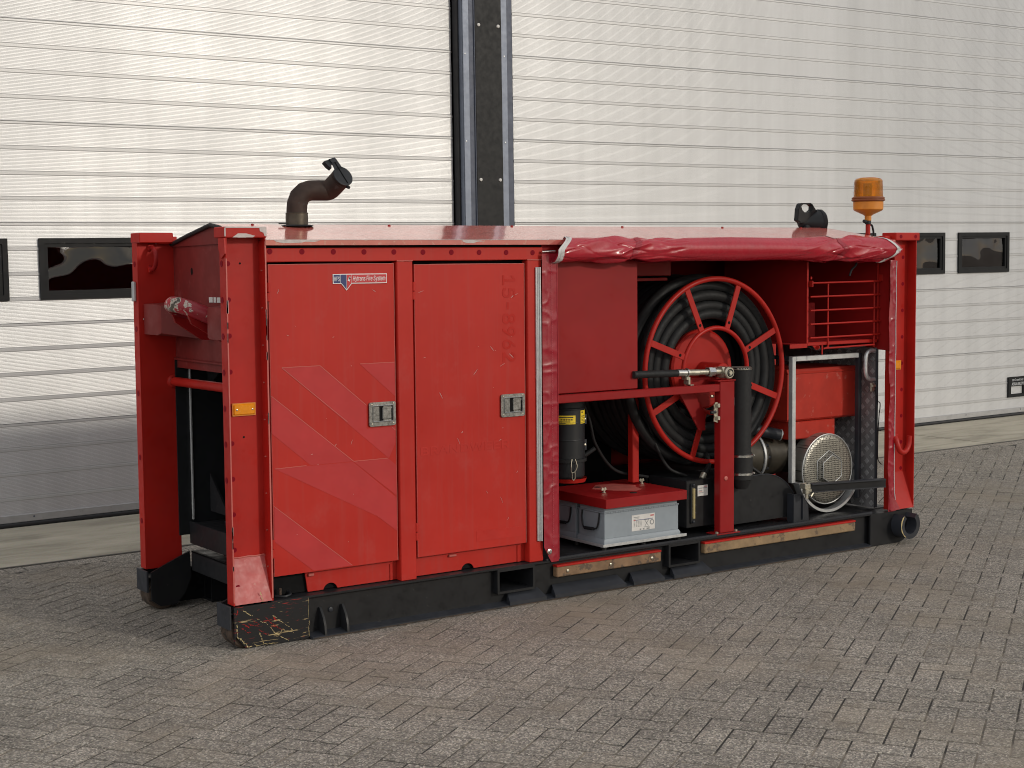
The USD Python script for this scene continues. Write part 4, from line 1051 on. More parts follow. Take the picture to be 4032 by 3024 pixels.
# hydraulic feed to the reel's swivel
ax = lambda x0, x1, r, y=.040, z0=1.036, z1=None, n=18: cyl((x0, y, z0 - (x0 - 2.19) * .017), (x1, y, z0 - (x1 - 2.19) * .017), r, n, bev=.0015)
hy = part('hydraulic_line', tube([(2.16, .042, 1.037), (2.30, .041, 1.035), (2.445, .040, 1.032)], .0185, 14), HOSE, C, label='black hydraulic hose with plated couplings to the reel swivel')
part('coupling', cat([ax(2.440, 2.497, .0205), ax(2.499, 2.508, .024, n=24)]), STEEL, hy)
part('coupling', cat([ax(2.5085, 2.582, .0165), ax(2.5825, 2.642, .0150), ax(2.690, 2.735, .0165)]), ZINC, hy)
part('coupling_nut', cat([hexnut((2.643, .040, 1.0285), .026, (1, 0, -.017), .022), hexnut((2.6655, .040, 1.0281), .0235, (1, 0, -.017), .020)]), STEEL, hy)
part('swivel', cat([lathe([(0, -.052), (.010, -.052), (.012, -.046), (.026, -.046), (.031, -.040), (.031, .03), (.026, .05), (.02, .12)], (2.762, .045, 1.020), (0, 1, 0), 24), hexnut((2.728, .040, 1.022), .031, (1, 0, 0), .02)]), ZINC, hy)
part('swivel_ring', torus((2.762, -.0015, 1.020), .0175, .0035, 'y', 28, 8), PLASTIC, hy)
part('hose_clip', cat([box(2.500, 2.512, .020, .060, .972, 1.010, .002), box(2.512, 2.535, .020, .06, .9665, .971, .001), box(2.488, 2.500, .02, .06, .995, 1.012, .002)]), ZINC, hy)

# --- standpipe, cable cover, oil tank, barrier bar
sp = part('standpipe', cat([cyl((2.896, .065, .585), (2.896, .065, 1.030), .055, 28, bev=.002), lathe([(.056, .0), (.0595, .003), (.0595, .130), (.056, .140), (.054, .140)], (2.902, .065, .452), (0, 0, 1), 28), lathe([(0, .0), (.03, .004), (.052, .045), (.052, .06)], (2.902, .065, .400), (0, 0, 1), 24)]), RUBBER, C, label='black upright pipe with two steel clamps')
part('mesh_cap', cat([lathe([(.057, 0), (.057, .010), (.05, .014), (0, .016)], (2.896, .065, 1.028), (0, 0, 1), 28), torus((2.896, .065, 1.034), .0565, .003, 'z', 40, 6)]), STRAIN, sp)
for z in (.572, .478):
    part('pipe_clamp', cat([lathe([(.0595, 0), (.0612, .001), (.0612, .012), (.0595, .013)], (2.902, .065, z), (0, 0, 1), 28), cyl((2.962, .03, z + .006), (2.962, .055, z + .006), .005, 8)]), STEEL, sp)
part('pipe_bracket', box(2.806, 2.842, .05, .056, .845, .885, .001), BLACK_LIT, sp)
cov = Polygon([(2.75, .21), (2.75, .435), (2.87, .455), (3.08, .456)] + arc(3.10, .20, .256, 84, 24, 12) + [(3.345, .255), (3.345, .212)])
cc = part('cable_cover', prism_xz(cov, .105, .42), BLACK, C, label='black rounded cover in front of the pump')
part('cover_rim', tube(bezier_path([(2.87, .1045, .456), (3.08, .1045, .457)] + [(a, .1045, b) for a, b in arc(3.10, .20, .257, 84, 24, 8)], 3), .0028, 6), BLACK_LIT, cc)
part('end_bracket', cat([prism_xz([(3.270, .187), (3.270, .340), (3.328, .338), (3.378, .270), (3.383, .187)], .050, .058), box(3.270, 3.276, .0585, .10, .187, .340), box(3.3285, 3.334, .04, .0495, .2, .33)]), BLACK_LIT, cc)
ot = part('oil_tank', cat([box(2.555, 2.86, .100, .40, .225, .470, .004), box(2.56, 3.25, .42, .85, .20, .46, .004)]), BLACK, C, label='black oil tank with a yellow sight glass')
part('sight_gauge', cat([box(2.578, 2.606, .090, .0995, .250, .455, .003)]), PLASTIC, ot)
part('sight_glass', cyl((2.594, .088, .275), (2.594, .088, .43), .0075, 10), GAUGE, ot)
pieces('gauge_bolt', [bolt((2.592, .090, z), .008, 'y', .009) for z in (.258, .447)] + [bolt((2.614, .0995, z), .005, 'y', .005) for z in (.30, .34, .38, .42)], BLACK_LIT, ot)
tl = part('tank_label', box(2.630, 2.700, .0985, .0998, .385, .440), WHITE, ot, smooth=False)
part('label_print', cat([box(2.636, 2.694, .0976, .0984, .424, .427), box(2.636, 2.66, .0976, .0984, .411, .414), box(2.636, 2.668, .0976, .0984, .400, .402)]), INKGREY, tl, smooth=False)
part('label_print', cat([box(2.675, 2.694, .0976, .0984, .431, .434), box(2.636, 2.660, .0976, .0984, .406, .4075)]), SIGNR, tl, smooth=False)
bb = part('barrier_bar', prism_xz([(3.318, .350), (3.318, .402), (3.914, .377), (3.93, .370), (3.93, .328), (3.918, .325)], -.002, .006), BLACK, C, label='black barrier bar across the pump bay')
part('bar_flange', cat([hull([(3.335, -.022, .398), (3.335, .0, .402), (3.91, -.022, .374), (3.91, .0, .378), (3.335, -.022, .392), (3.91, -.022, .368)]), hull([(3.33, -.022, .352), (3.33, .0, .350), (3.91, -.022, .328), (3.91, .0, .325), (3.33, -.022, .358), (3.91, -.022, .334)])]), BLACK_LIT, bb)
part('bar_hinge', cat([box(3.292, 3.334, -.012, .03, .372, .400, .003), box(3.300, 3.345, -.010, .02, .345, .371, .003), cyl((3.315, .0, .32), (3.315, .0, .40), .009, 10), cyl((3.334, -.012, .33), (3.352, -.012, .352), .007, 8)]), ZINC, bb)

# --- air filter
fx, fy, rr_ = 1.888, .225, .088
af = part('air_filter', lathe([(0, .0), (.05, .0), (.080, .018), (.086, .03), (.086, .098), (.0935, .100), (.0935, .112), (.088, .116), (.088, .205), (.0895, .207), (.088, .210), (.088, .292), (.0895, .294), (.088, .297), (.088, .355), (.0915, .358), (.0915, .362), (.088, .366), (.088, .49), (.092, .495), (.092, .50), (.085, .51), (0, .515)], (fx, fy, .400 + .118), (0, 0, 1), 40), PLASTIC, C, label='black upright air filter canister with yellow labels')
zf = .518
part('clamp_band', lathe([(.0935, .0), (.0965, .001), (.0965, .016), (.0935, .017)], (fx, fy, zf + .098), (0, 0, 1), 40), RUBBER, af)
def wrap(a0, a1, z0, z1, r=.0888):
    A = np.radians(np.linspace(a0, a1, 14))
    return grid(lambda u, v: (fx + r * math.cos(u), fy + r * math.sin(u), v), A, [z0, z1])


yl = part('yellow_label', wrap(205, 262, .806, .848), YELLOW, af)
part('yellow_label', wrap(283, 323, .806, .870), YELLOW, af)
part('label_print', cat([wrap(208, 254, .837, .8415, .0893), wrap(208, 244, .816, .820, .0893), wrap(208, 230, .809, .812, .0893)] + [wrap(a, a + 6, .825, .831, .0893) for a in (214, 222, 230, 238, 246)] +
                        [wrap(286, 318, z, z + .0022, .0893) for z in (.811, .818, .825, .832)] + [wrap(286, 308, .840, .844, .0893), wrap(287, 296, .858, .864, .0893)]), INK, yl, smooth=False)
part('wire_latch', cat([tube(bezier_path([(fx - .035, fy - .087, zf + .118), (fx - .045, fy - .093, zf + .08), (fx - .040, fy - .091, zf + .055), (fx - .025, fy - .094, zf + .055), (fx - .012, fy - .098, zf + .08), (fx - .02, fy - .094, zf + .118)], 6), .0022, 6),
                        tube(bezier_path([(fx - .038, fy - .091, zf + .054), (fx - .036, fy - .09, zf + .025), (fx - .028, fy - .09, zf + .015), (fx - .02, fy - .092, zf + .025), (fx - .022, fy - .094, zf + .054)], 6), .0022, 6)]), ZINC, af)
pieces('mount_bracket', [box(fx + .080, fx + .108, fy - .02, fy - .014, zf + .275, zf + .325, .001), box(fx + .080, fx + .108, fy - .02, fy - .014, zf + .145, zf + .2, .001)], BLACK_LIT, af)
pieces('bolt', [bolt((fx + .096, fy - .02, zf + .30), .007, 'y', .005), bolt((fx + .096, fy - .02, zf + .172), .007, 'y', .005)], ZINC, af)
part('drain_stub', cyl((fx + .085, fy - .03, zf + .12), (fx + .135, fy - .05, zf + .155), .011, 12), RUBBER, af)
part('filter_foot', lathe([(.080, .0), (.088, .02)], (fx + .012, fy, zf - .004), (0, 0, 1), 30), RED, af)

# --- battery tray and hold-down cover
bf, bl = .018, 1.955     # front face, left face
tray = part('battery_tray', cat([box(1.945, 2.475, .010, .47, .213, .219, .001), box(1.945, 2.475, .006, .0095, .209, .224, .001), box(1.941, 1.9445, .006, .47, .209, .224, .001)]), ALU, C)
pieces('tray_foot', [cyl((a, b, .187), (a, b, .2125), .012, 10) for a in (1.965, 2.21, 2.44) for b in (.03, .25, .45)], RUBBER, tray)
lid = part('battery_cover', cat([box(1.940, 2.456, -.018, .475, .401, .447, .002)]), RED_IN, C, label='red sheet-steel cover over the batteries')
pieces('wing_nut', [cat([cyl((a, b, .447), (a, b, .462), .006, 10), rot(box(a - .016, a - .003, b - .002, b + .002, .455, .470, .001), (0, 1, 0), 18, (a, b, .46)), rot(box(a + .003, a + .016, b - .002, b + .002, .455, .470, .001), (0, 1, 0), -18, (a, b, .46)), cyl((a, b, .447), (a, b, .4495), .011, 12)]) for a, b in ((2.075, .17), (2.425, .30))], ZINC, lid)
pieces('rubber_plug', [lathe([(.019, 0), (.017, .002), (0, .003)], (a, b, .447), (0, 0, 1), 16) for a, b in ((2.19, .08), (2.16, .33))], RUBBER, lid)
part('dust_patch', prism_xy([(2.10, .30), (2.16, .19), (2.24, .12), (2.30, .15), (2.32, .22), (2.36, .27), (2.30, .38), (2.2, .40)], .4472, .4478), RED_LINE, lid, smooth=False)

part('bay_cable', tube(bezier_path([(2.30, .36, .95), (2.36, .33, .86), (2.45, .30, .78), (2.50, .26, .62), (2.56, .24, .52), (2.66, .22, .475)], 8), .008, 8), RUBBER, C)
part('bay_cable', tube(bezier_path([(2.02, .30, .94), (2.10, .32, .80), (2.16, .34, .66), (2.30, .36, .52), (2.50, .34, .47)], 8), .0075, 8), RUBBER, C)
part('bay_cable', tube(bezier_path([(3.10, .13, .458), (3.05, .16, .50), (2.98, .22, .56), (2.99, .30, .66)], 8), .009, 8), RUBBER, C)
part('bay_cable', tube(bezier_path([(3.44, .12, 1.125), (3.50, .11, 1.105), (3.62, .115, 1.112), (3.78, .11, 1.100), (3.94, .12, 1.118)], 8), .005, 8), PLASTIC, C)
part('bay_hose', tube(bezier_path([(2.70, .14, .472), (2.76, .16, .53), (2.80, .24, .60), (2.86, .34, .66)], 8), .014, 10), HOSE, C)
part('hose_ferrule', cyl((2.695, .139, .465), (2.715, .143, .492), .017, 12, bev=.002), ZINC, C)

# --- storage box with wire grille
sb = part('storage_box', cat([box(3.410, 3.414, .10, .75, 1.142, 1.598), box(3.963, 3.973, .10, .75, 1.142, 1.598), box(3.4145, 3.9625, .10, .75, 1.142, 1.147), box(3.4145, 3.9625, .746, .75, 1.1475, 1.598), box(3.30, 3.41, .10, .75, 1.138, 1.1415)]), RED_DARK, C, smooth=False, label='dark red storage box with a wire grille front')
part('inner_box', cat([box(3.64, 3.835, .45, .62, 1.148, 1.345, .004), box(3.70, 3.78, .48, .58, 1.346, 1.355, .002)]), RED_FADE, sb)
part('box_lip', cat([box(3.404, 3.416, .094, .0995, 1.140, 1.58, .001), box(3.41, 3.967, .094, .0995, 1.128, 1.146, .002), box(3.28, 3.41, .095, .0995, 1.118, 1.141, .001), box(3.955, 3.968, .094, .0995, 1.128, 1.58, .001), prism_xz([(3.45, 1.127), (3.50, 1.127), (3.495, 1.105), (3.475, 1.105)], .095, .099)]), RED, sb)
bars = []
for k in range(5):
    z = 1.466 - .0738 * k
    bars.append(part('grille_bar', cyl((3.418 if k else 3.428, .082, z), (3.962, .082, z + .003), .0048, 8), RED, sb))
part('grille_bar', cyl((3.505, .07, 1.112), (3.905, .07, 1.118), .0048, 8), RED, sb)
part('grille_bar', tube(bezier_path([(3.562, .092, 1.466), (3.562, .092, 1.2), (3.562, .09, 1.135), (3.55, .078, 1.12), (3.52, .07, 1.112)], 5), .0048, 8), RED, sb)
part('grille_bar', cyl((3.926, .092, 1.469), (3.922, .088, 1.105), .0048, 8), RED, sb)
part('grille_hinge', cat([box(3.420, 3.427, .07, .095, 1.445, 1.478, .001), box(3.425, 3.433, .085, .095, 1.486, 1.5, .001), box(3.966, 3.973, .07, .095, 1.47, 1.505, .001), cyl((3.498, .072, 1.08), (3.498, .072, 1.13), .005, 8), box(3.478, 3.484, .075, .095, 1.112, 1.126)]), RED, sb)
part('control_box', cat([box(2.34, 2.66, .34, .60, 1.515, 1.598, .003), box(2.34, 2.60, .30, .34, 1.49, 1.505, .002)]), RED_DARK, C)
part('dangling_strap', tube(bezier_path([(3.78, .09, 1.60), (3.77, .085, 1.56), (3.74, .088, 1.535), (3.725, .09, 1.50)], 5), .006, 8), PLASTIC, C)

# --- exhaust
eb = np.array((.552, .45, 0))
pth = [(.552, .45, 1.76), (.552, .45, 1.835), (.555, .449, 1.865), (.566, .446, 1.895), (.587, .441, 1.915), (.613, .436, 1.923), (.650, .428, 1.924), (.690, .420, 1.924), (.697, .416, 1.9255), (.703, .404, 1.932), (.720, .350, 1.972)]
ex_ = part('exhaust_pipe', tube(pth, .046, 26), EXH, C, smooth=45, label='rusty brown bent exhaust stack with a rain flap')
part('pipe_collar', lathe([(.046, 0), (.0495, .001), (.0505, .03), (.0495, .048), (.0505, .050), (.0505, .054), (.046, .056)], (.552, .45, 1.768), (0, 0, 1), 30), EXH2, ex_)
part('roof_collar', cat([lathe([(.075, 0), (.070, .004), (.05, .006)], (.552, .45, 1.764), (0, 0, 1), 24), box(.462, .50, .448, .452, 1.772, 1.778)]), FLAP, ex_)
fd = np.array((.10, -.84, .46)); fd /= np.linalg.norm(fd)
fc = np.array((.7265, .338, 1.983))
part('pipe_mouth', lathe([(.046, -.03), (.048, -.006), (.048, .0)], fc, fd, 28), EXH, ex_)
fu = np.array((-.30, .10, 1.0)); fu -= fd * (fu @ fd); fu /= np.linalg.norm(fu); fr_ = np.cross(fu, fd)
P3 = lambda a, b, c: fc + fr_ * a + fu * b + fd * c
disc = lathe([(0, .0075), (.046, .0075), (.049, .006), (.049, .003), (0, .003)], fc, fd, 30)
part('rain_flap', cat([disc, hull([P3(a, b, c) for a, b in ((-.022, .035), (.022, .035), (-.018, .085), (.018, .085)) for c in (.003, .0075)])]), FLAP, ex_)
part('flap_counterweight', cat([hull([P3(a, b, c) for a, b in ((-.020, .072), (.014, .072), (-.024, .094), (.012, .094)) for c in (-.012, .012)]), hull([P3(a, b, c) for a, b in ((-.045, .070), (-.02, .072), (-.05, .094), (-.02, .094), (-.034, .052)) for c in (-.018, .004)])]), FLAP, ex_)
part('flap_rib', hull([P3(a, b, c) for a, b in ((-.003, -.04), (.001, -.04), (-.003, .08), (.001, .08)) for c in (.0075, .0105)]), DARK, ex_)
part('flap_hinge', cat([cyl(P3(-.004, -.050, -.006), P3(-.004, -.060, .004), .007, 10), cyl(P3(.004, -.045, -.01), P3(.004, -.058, -.01), .005, 8)]), FLAP, ex_)

# ------------------------------------------------------------------ rolled-up tarpaulin and side strips
tp = thing('tarpaulin', 'crimson tarpaulin rolled up under the roof edge with its stitched strips hanging at both sides', 'tarpaulin', (2.8, 0.0, .18))


def tarp_pt(t, th):
    cx = math.cos(th); sz = math.sin(th)               # th = 0 front (-Y), pi/2 top, pi back
    xl = 1.640 + .075 * max(0, sz) ** 1.2 + .06 * max(0, -cx) + .004 * (1 - abs(cx))
    xr = 3.93 + .048 * max(0, cx) - .065 * max(0, sz) - .04 * max(0, -sz)
    x = xl + (xr - xl) * t
    f = np.array([x, th, 0])
    w_strap = math.exp(-((x - 2.10) / .05) ** 2) + math.exp(-((x - 3.52) / .06) ** 2)
    near_fold = math.exp(-((x - 1.95) / .26) ** 2) + .9 * math.exp(-((x - 3.50) / .22) ** 2) + .7 * math.exp(-((x - 3.85) / .12) ** 2) + .4 * math.exp(-((x - 2.3) / .15) ** 2)
    u = x * 6.0 - th * 1.5
    rid = 1 - abs(2 * float(meshkit.noise(np.array([u, th * .55 + x * .9, 1.0]), 3)) - 1)
    rid2 = 1 - abs(2 * float(meshkit.noise(np.array([x * 9 - th * .9, th * .9, 4.0]), 8)) - 1)
    soft = float(meshkit.noise(np.array([x * 2.2, th * .8, 9.0]), 2)) - .5
    d = .017 * near_fold * (rid ** 2 - .35) + .013 * soft + .004 * near_fold * (rid2 ** 2 - .3)
    cr = float(meshkit.noise(np.array([x * 4.2 - th * 1.3, th * .75 + x * 1.7, 12.0]), 6)) - .5
    cr2 = float(meshkit.noise(np.array([x * 7.0 + th * .8, th * .9 - x, 15.0]), 4)) - .5
    d -= (.0060 * near_fold + .0010) * math.exp(-(cr / .035) ** 2) + .0030 * near_fold * math.exp(-(cr2 / .04) ** 2)
    ry = .058 + d - .006 * w_strap
    rz = .060 + d - .010 * w_strap + .004 * math.sin(x * 2.2)
    sag = .004 * math.sin(PI * t) - .004 * t
    sq = 1.0 + .10 * math.cos(4 * th) * 0
    return (x, -.004 - ry * cx * sq, 1.648 + sag + rz * sz)


TH = np.linspace(0, 2 * PI, 97)
roll = grid(lambda t, th: tarp_pt(t, th - PI * .5), np.linspace(0, 1, 420), TH)
part('tarp_roll', roll, TARP, tp, smooth=True)


def ringband(t0, t1, grow):
    return grid(lambda t, th: (lambda p, c: tuple(c + (np.array(p) - c) * grow))(tarp_pt(t, th - PI * .5), np.array((tarp_pt(t, 0)[0] * 0 + tarp_pt(t, th - PI * .5)[0], -.004, 1.648))), np.linspace(t0, t1, 8), TH)


part('left_binding', cat([ringband(-.004, .0035, 1.03), ringband(.003, .0075, 1.05), ringband(.007, .0115, 1.03)]), BIND, tp, smooth=True, label='pale rolled edge at the left end')
rb = []
for k in range(4):
    rb.append(ringband(.9805 + .005 * k, .9860 + .005 * k, 1.06 - .03 * k))
part('right_binding', cat(rb), BIND, tp, smooth=True, label='pale layered edge at the right end')


def disc_end(t):
    P = [tarp_pt(t, th - PI * .5) for th in TH[:-1]]
    c = np.mean(P, 0)
    V = np.vstack([P, c]); n = len(P)
    return trimesh.Trimesh(V, np.array([(k, (k + 1) % n, n) for k in range(n)]), process=False)


pieces('roll_end', [disc_end(.0), disc_end(1.0)], TARP2, tp)


def strap(x0, x1):
    xs = np.linspace(x0, x1, 5)
    def f(x, th):
        t = (x - 1.66) / (3.95 - 1.66)
        p = np.array(tarp_pt(t, th - PI * .5)); c = np.array((p[0], -.004, 1.648))
        q = c + (p - c) * 1.04
        return tuple(q)
    return grid(f, xs, TH)


part('strap', strap(2.096, 2.128), TARP2, tp, smooth=True)
part('strap', strap(3.505, 3.545), TARP2, tp, smooth=True)


def strip(x0, x1, z0, z1, y, amp, seed, edge=None, cut=None):
    def f(u, v):
        zz = z0 + (z1 - z0) * v
        xa, xb = (x0, x1) if edge is None else edge(zz)
        x = xa + (xb - xa) * u
        n1 = float(meshkit.noise(np.array([u * 2.2, zz * 11, seed]), seed)) - .5
        n2 = 1 - abs(2 * float(meshkit.noise(np.array([u * 1.3, zz * 21, seed + 4.0]), seed + 1)) - 1)
        zc = zz if cut is None else max(zz, cut(u))
        return (x, y - amp * (n1 * .5 + n2 ** 5 * .75) * (.4 + .6 * abs(math.sin(PI * u))) - .003 * math.sin(PI * u), zc)
    return grid(f, np.linspace(0, 1, 14), np.linspace(0, 1, 240))


part('side_strip', cat([strip(1.581, 1.667, .180, 1.632, -.001, .0055, 3, cut=lambda u: .255 - .075 * min(1, u * 2.2))]), TARP2, tp, smooth=True, label='left hanging strip with seam and creases')
part('strip_hem', cat([tube([(1.668, -.002, .19), (1.668, -.002, .7), (1.6685, -.003, 1.2), (1.668, -.002, 1.60)], .0022, 6)]), TARP, tp)
part('stitching', cat([box(1.631 + rng.gauss(0, .0004), 1.633, -.0085, -.0075, z, z + .005) for z in np.arange(.25, 1.6, .011)]), M('thread_pink', (.42, .06, .08), .6), tp, kind='stuff')
part('eyelet_bolt', cat([lathe([(0, .012), (.006, .012), (.008, .008), (.0135, .006), (.0145, .003), (.0145, 0)], (1.607, -.006, .232), (0, -1, 0), 16)]), STEEL, tp)
def redge(z):
    w = .004 * math.sin(z * 9) + .004 * math.sin(z * 23 + 1)
    fl = .02 * max(0, (.30 - z) / .12)
    return (3.942 + w * .8 - .012 * max(0, (z - 1.2) / .4) * 0 + (.004 if z < .9 else 0), 3.992 + w * .25 + fl)


part('side_strip', cat([strip(3.94, 3.99, .185, 1.585, -.006, .006, 11, redge)]), TARP2, tp, smooth=True, label='right hanging strip, wavy, flaring at its foot')
part('strip_hem', tube([(redge(z)[1] + .0005, -.008, z) for z in np.linspace(.19, 1.58, 30)], .0022, 6), BIND, tp)
part('strip_fold', hull([(3.955, -.01, .28), (3.99, -.02, .25), (4.02, -.03, .195), (4.0, -.012, .188), (3.96, -.02, .19), (3.95, -.005, .2)]), TARP2, tp, smooth=60)

# ------------------------------------------------------------------ truck batteries (two alike, side by side in depth)
def battery(y0, label):
    return thing('truck_battery', label, 'battery', (2.195, y0 + .10, .2195), None)


bt = battery(bf, 'grey truck battery with a printed label, in front on the tray under the red cover')
bx0, bx1, by0, by1 = 1.958, 2.430, bf, bf + .205
case = part('battery_case', cat([box(bx0, bx1, by0, by1, .246, .372, .003), box(bx0 + .004, bx1 - .004, by0 + .004, by1 - .004, .372, .400, .003), box(bx0 - .003, bx1 + .003, by0 - .003, by1 + .003, .372, .379, .002),
                                 hull([(bx0 - .006, by0 - .006, .2196), (bx1 + .006, by0 - .006, .2196), (bx0 - .006, by1 + .006, .2196), (bx1 + .006, by1 + .006, .2196), (bx0 - .006, by0 - .006, .236), (bx1 + .006, by0 - .006, .236), (bx0 - .006, by1 + .006, .236), (bx1 + .006, by1 + .006, .236), (bx0, by0, .2475), (bx1, by0, .2475), (bx0, by1, .2475), (bx1, by1, .2475)])]), GREYCASE, bt)
part('rim_ribs', cat([box(bx0 + .02 + .016 * k, bx0 + .026 + .016 * k, by0 - .005, by0 - .003, .373, .378) for k in range(28)]), GREYCASE, bt, kind='stuff')
part('carry_strap', tube(bezier_path([(bx0 - .004, by0 + .035, .372), (bx0 - .008, by0 + .035, .34), (bx0 - .012, by0 + .045, .30), (bx0 - .016, by0 + .07, .292), (bx0 - .016, by0 + .13, .288), (bx0 - .012, by0 + .155, .296), (bx0 - .008, by0 + .17, .34), (bx0 - .004, by0 + .17, .372)], 6), .0045, 8), PLASTIC, bt)
part('strap_grip', tube([(bx0 - .017, by0 + .065, .2915), (bx0 - .017, by0 + .135, .2885)], .0085, 8), PLASTIC, bt)
bl_ = part('battery_label', box(2.128, 2.275, by0 - .0013, by0 - .0002, .268, .347), WHITE, bt, smooth=False)
lp, Y0 = [], by0 - .0020
lp += [box(2.140, 2.175, Y0, Y0 + .0006, .334, .337), box(2.140, 2.170, Y0, Y0 + .0006, .327, .3285)]
lp += [box(2.140 + .014 * k, 2.148 + .014 * k, Y0, Y0 + .0006, .288 + .0062 * q, .2905 + .0062 * q) for k in range(4) for q in range(5)]
lp += [rot(box(2.203, 2.241, Y0, Y0 + .0006, .300, .3022), (0, 1, 0), d, (2.222, 0, .301)) for d in (52, -52)]
lp += [box(2.207, 2.237, Y0, Y0 + .0006, .317, .3195), box(2.203, 2.241, Y0, Y0 + .0006, .281, .2835)]
lp += [prism_xz(Point(2.256, .303).buffer(.013).difference(Point(2.256, .303).buffer(.009)), Y0, Y0 + .0006)]
lp += [box(a, a + .009, Y0, Y0 + .0006, .2705, .277) for a in (2.178, 2.198, 2.222, 2.231)]
part('label_print', cat(lp), INKGREY, bl_, smooth=False)
part('label_print', cat([box(2.246, 2.268, Y0, Y0 + .0006, .334, .3395), box(2.139, 2.150, Y0, Y0 + .0006, .3195, .323)]), SIGNR, bl_, smooth=False)
part('label_print', box(2.150, 2.262, Y0, Y0 + .0006, .3195, .322), SIGNB, bl_, smooth=False)
b2x = UsdGeom.Xform.Define(stage, numbered('/World', 'truck_battery'))
b2x.GetPrim().GetReferences().AddInternalReference(bt)
b2x.GetPrim().SetInstanceable(True)
b2x.ClearXformOpOrder(); b2x.AddTranslateOp(UsdGeom.XformOp.PrecisionDouble).Set(Gf.Vec3d(2.195 + .002, bf + .10 + .232, .2195))
tag(b2x.GetPrim(), 'grey truck battery standing behind the labelled one, beside the air filter', 'battery')

# ------------------------------------------------------------------ floating pump unit parked in the right bay
pu = thing('float_pump', 'submersible pump with red float, aluminium frame and round perforated strainer in the right bay', 'pump', (3.65, .35, .186))
fy0 = .150
fr = part('tube_frame', cat([box(3.355, 3.382, fy0, fy0 + .03, .38, 1.070, .002), box(3.3825, 3.872, fy0, fy0 + .03, 1.043, 1.070, .002)]), ALU, pu)
pieces('tube_frame', [box(3.872, 3.896, fy0, fy0 + .03, .25, 1.068, .002), cat([box(3.355, 3.382, .60, .63, .38, 1.07), box(3.36, 3.378, fy0 + .031, .60, 1.05, 1.07)])], BLACK_LIT, pu)
tk = part('float_tank', hull([(x, y, z) for x in (3.40, 3.962) for y in (.235, .60) for z in (.715, .965)] + [(x, y, z) for x in (3.41, 3.95) for y in (.25, .58) for z in (.703, .990)] + [(3.40, .232, .96), (3.962, .232, .96)]), RED_TANK, pu)
part('float_rib', hull([(3.40, .228, .966), (3.94, .228, .966), (3.40, .236, .978), (3.94, .236, .978), (3.40, .24, .96), (3.94, .24, .96)]), RED_TANK, tk)
part('float_tank', hull([(x, y, z) for x in (3.43, 3.775) for y in (.24, .5) for z in (.604, .700)] + [(3.435, .235, .61), (3.77, .235, .61), (3.435, .235, .695), (3.77, .235, .695)]), RED_TANK, pu)
sc0 = np.array((3.655, .175, .432))
st = part('strainer', cat([lathe([(0, -.006), (.10, -.008), (.165, -.010), (.186, -.006), (.196, .004), (.197, .020), (.199, .095)], sc0, (0, 1, 0), 56)]), STRAIN, pu, smooth=50, label='round perforated strainer with hexagonal boss')
hexp = lambda r, y: [tuple(sc0 + (r * math.cos(math.radians(90 + 60 * k)), y, r * math.sin(math.radians(90 + 60 * k)))) for k in range(6)]
part('hexagon_boss', hull(hexp(.104, -.004) + hexp(.082, -.036)), STRAIN, st, smooth=False)
part('hexagon_edge', cat([tube(hexp(.104, -.010), .0022, 6, closed=True), tube(hexp(.082, -.036), .0022, 6, closed=True)]), ALU, st)
part('strainer_rim', torus(sc0 + (0, .002, 0), .194, .0035, 'y', 60, 8), ALU, st)
part('guard_ring', prism_xz([(3.668 + .247 * math.cos(t), .437 + .247 * math.sin(t)) for t in np.linspace(math.radians(196), math.radians(352), 40)] + [(3.668 + .232 * math.cos(t), .437 + .232 * math.sin(t)) for t in np.linspace(math.radians(352), math.radians(196), 40)], .168, .215), ALU, pu)
tpn = part('side_plate', box(3.966, 3.972, .110, .90, .190, 1.095), TREAD, pu, smooth=False, label='dark tread plate at the right side of the pump')
tb = []
for i in range(14):
    for j in range(26):
        y, z = .135 + .036 * i, .215 + .034 * j
        if (i + j) % 2 or z > 1.08:
            continue
        for k in range(5):
            o = (k - 2) * .0055
            s_ = 1 if (i // 1) % 2 else -1
            e = box(3.9635, 3.9665, y - .0125, y + .0125, z - .0011, z + .0011)
            e = rot(e, (1, 0, 0), 45 * 1, (0, y, z))
            tb.append(shift(e, (0, -o * .7, o * .7)))
part('tread_bars', cat(tb), TREAD_BAR, tpn, smooth=False, kind='stuff')
part('plate_edge', cyl((3.969, .106, .195), (3.969, .106, 1.09), .008, 10), BLACK_LIT, tpn)
part('grab_handle', tube(bezier_path([(3.966, .118, 1.078), (3.925, .118, 1.080), (3.897, .118, 1.060), (3.890, .118, 1.01), (3.893, .118, .955), (3.915, .118, .925), (3.966, .118, .918)], 6), .012, 12), TREAD_BAR, pu)
part('latch_box', cat([box(3.925, 3.955, .108, .118, .85, .90, .003), box(3.935, 3.962, .104, .112, .875, .89, .002)]), ZINC, pu)
part('pull_cord', tube(bezier_path([(3.945, .10, .86), (3.96, .09, .80), (3.975, .085, .78), (3.965, .085, .70), (3.958, .085, .55), (3.962, .085, .47), (3.985, .08, .44)], 6), .0028, 6), PLASTIC, pu)
pb = part('pump_body', cat([cyl((3.13, .40, .515), (3.30, .40, .515), .135, 30, bev=.008), cyl((3.30, .40, .515), (3.46, .40, .515), .118, 30, bev=.01), cyl((3.46, .40, .515), (3.60, .36, .48), .09, 24), cyl((3.2, .5, .66), (3.36, .5, .66), .08, 20, bev=.02)]), PUMP, pu)
part('flange_ring', lathe([(.136, -.006), (.144, -.006), (.144, .008), (.136, .008)], (3.265, .40, .515), (1, 0, 0), 36), ALU, pb)
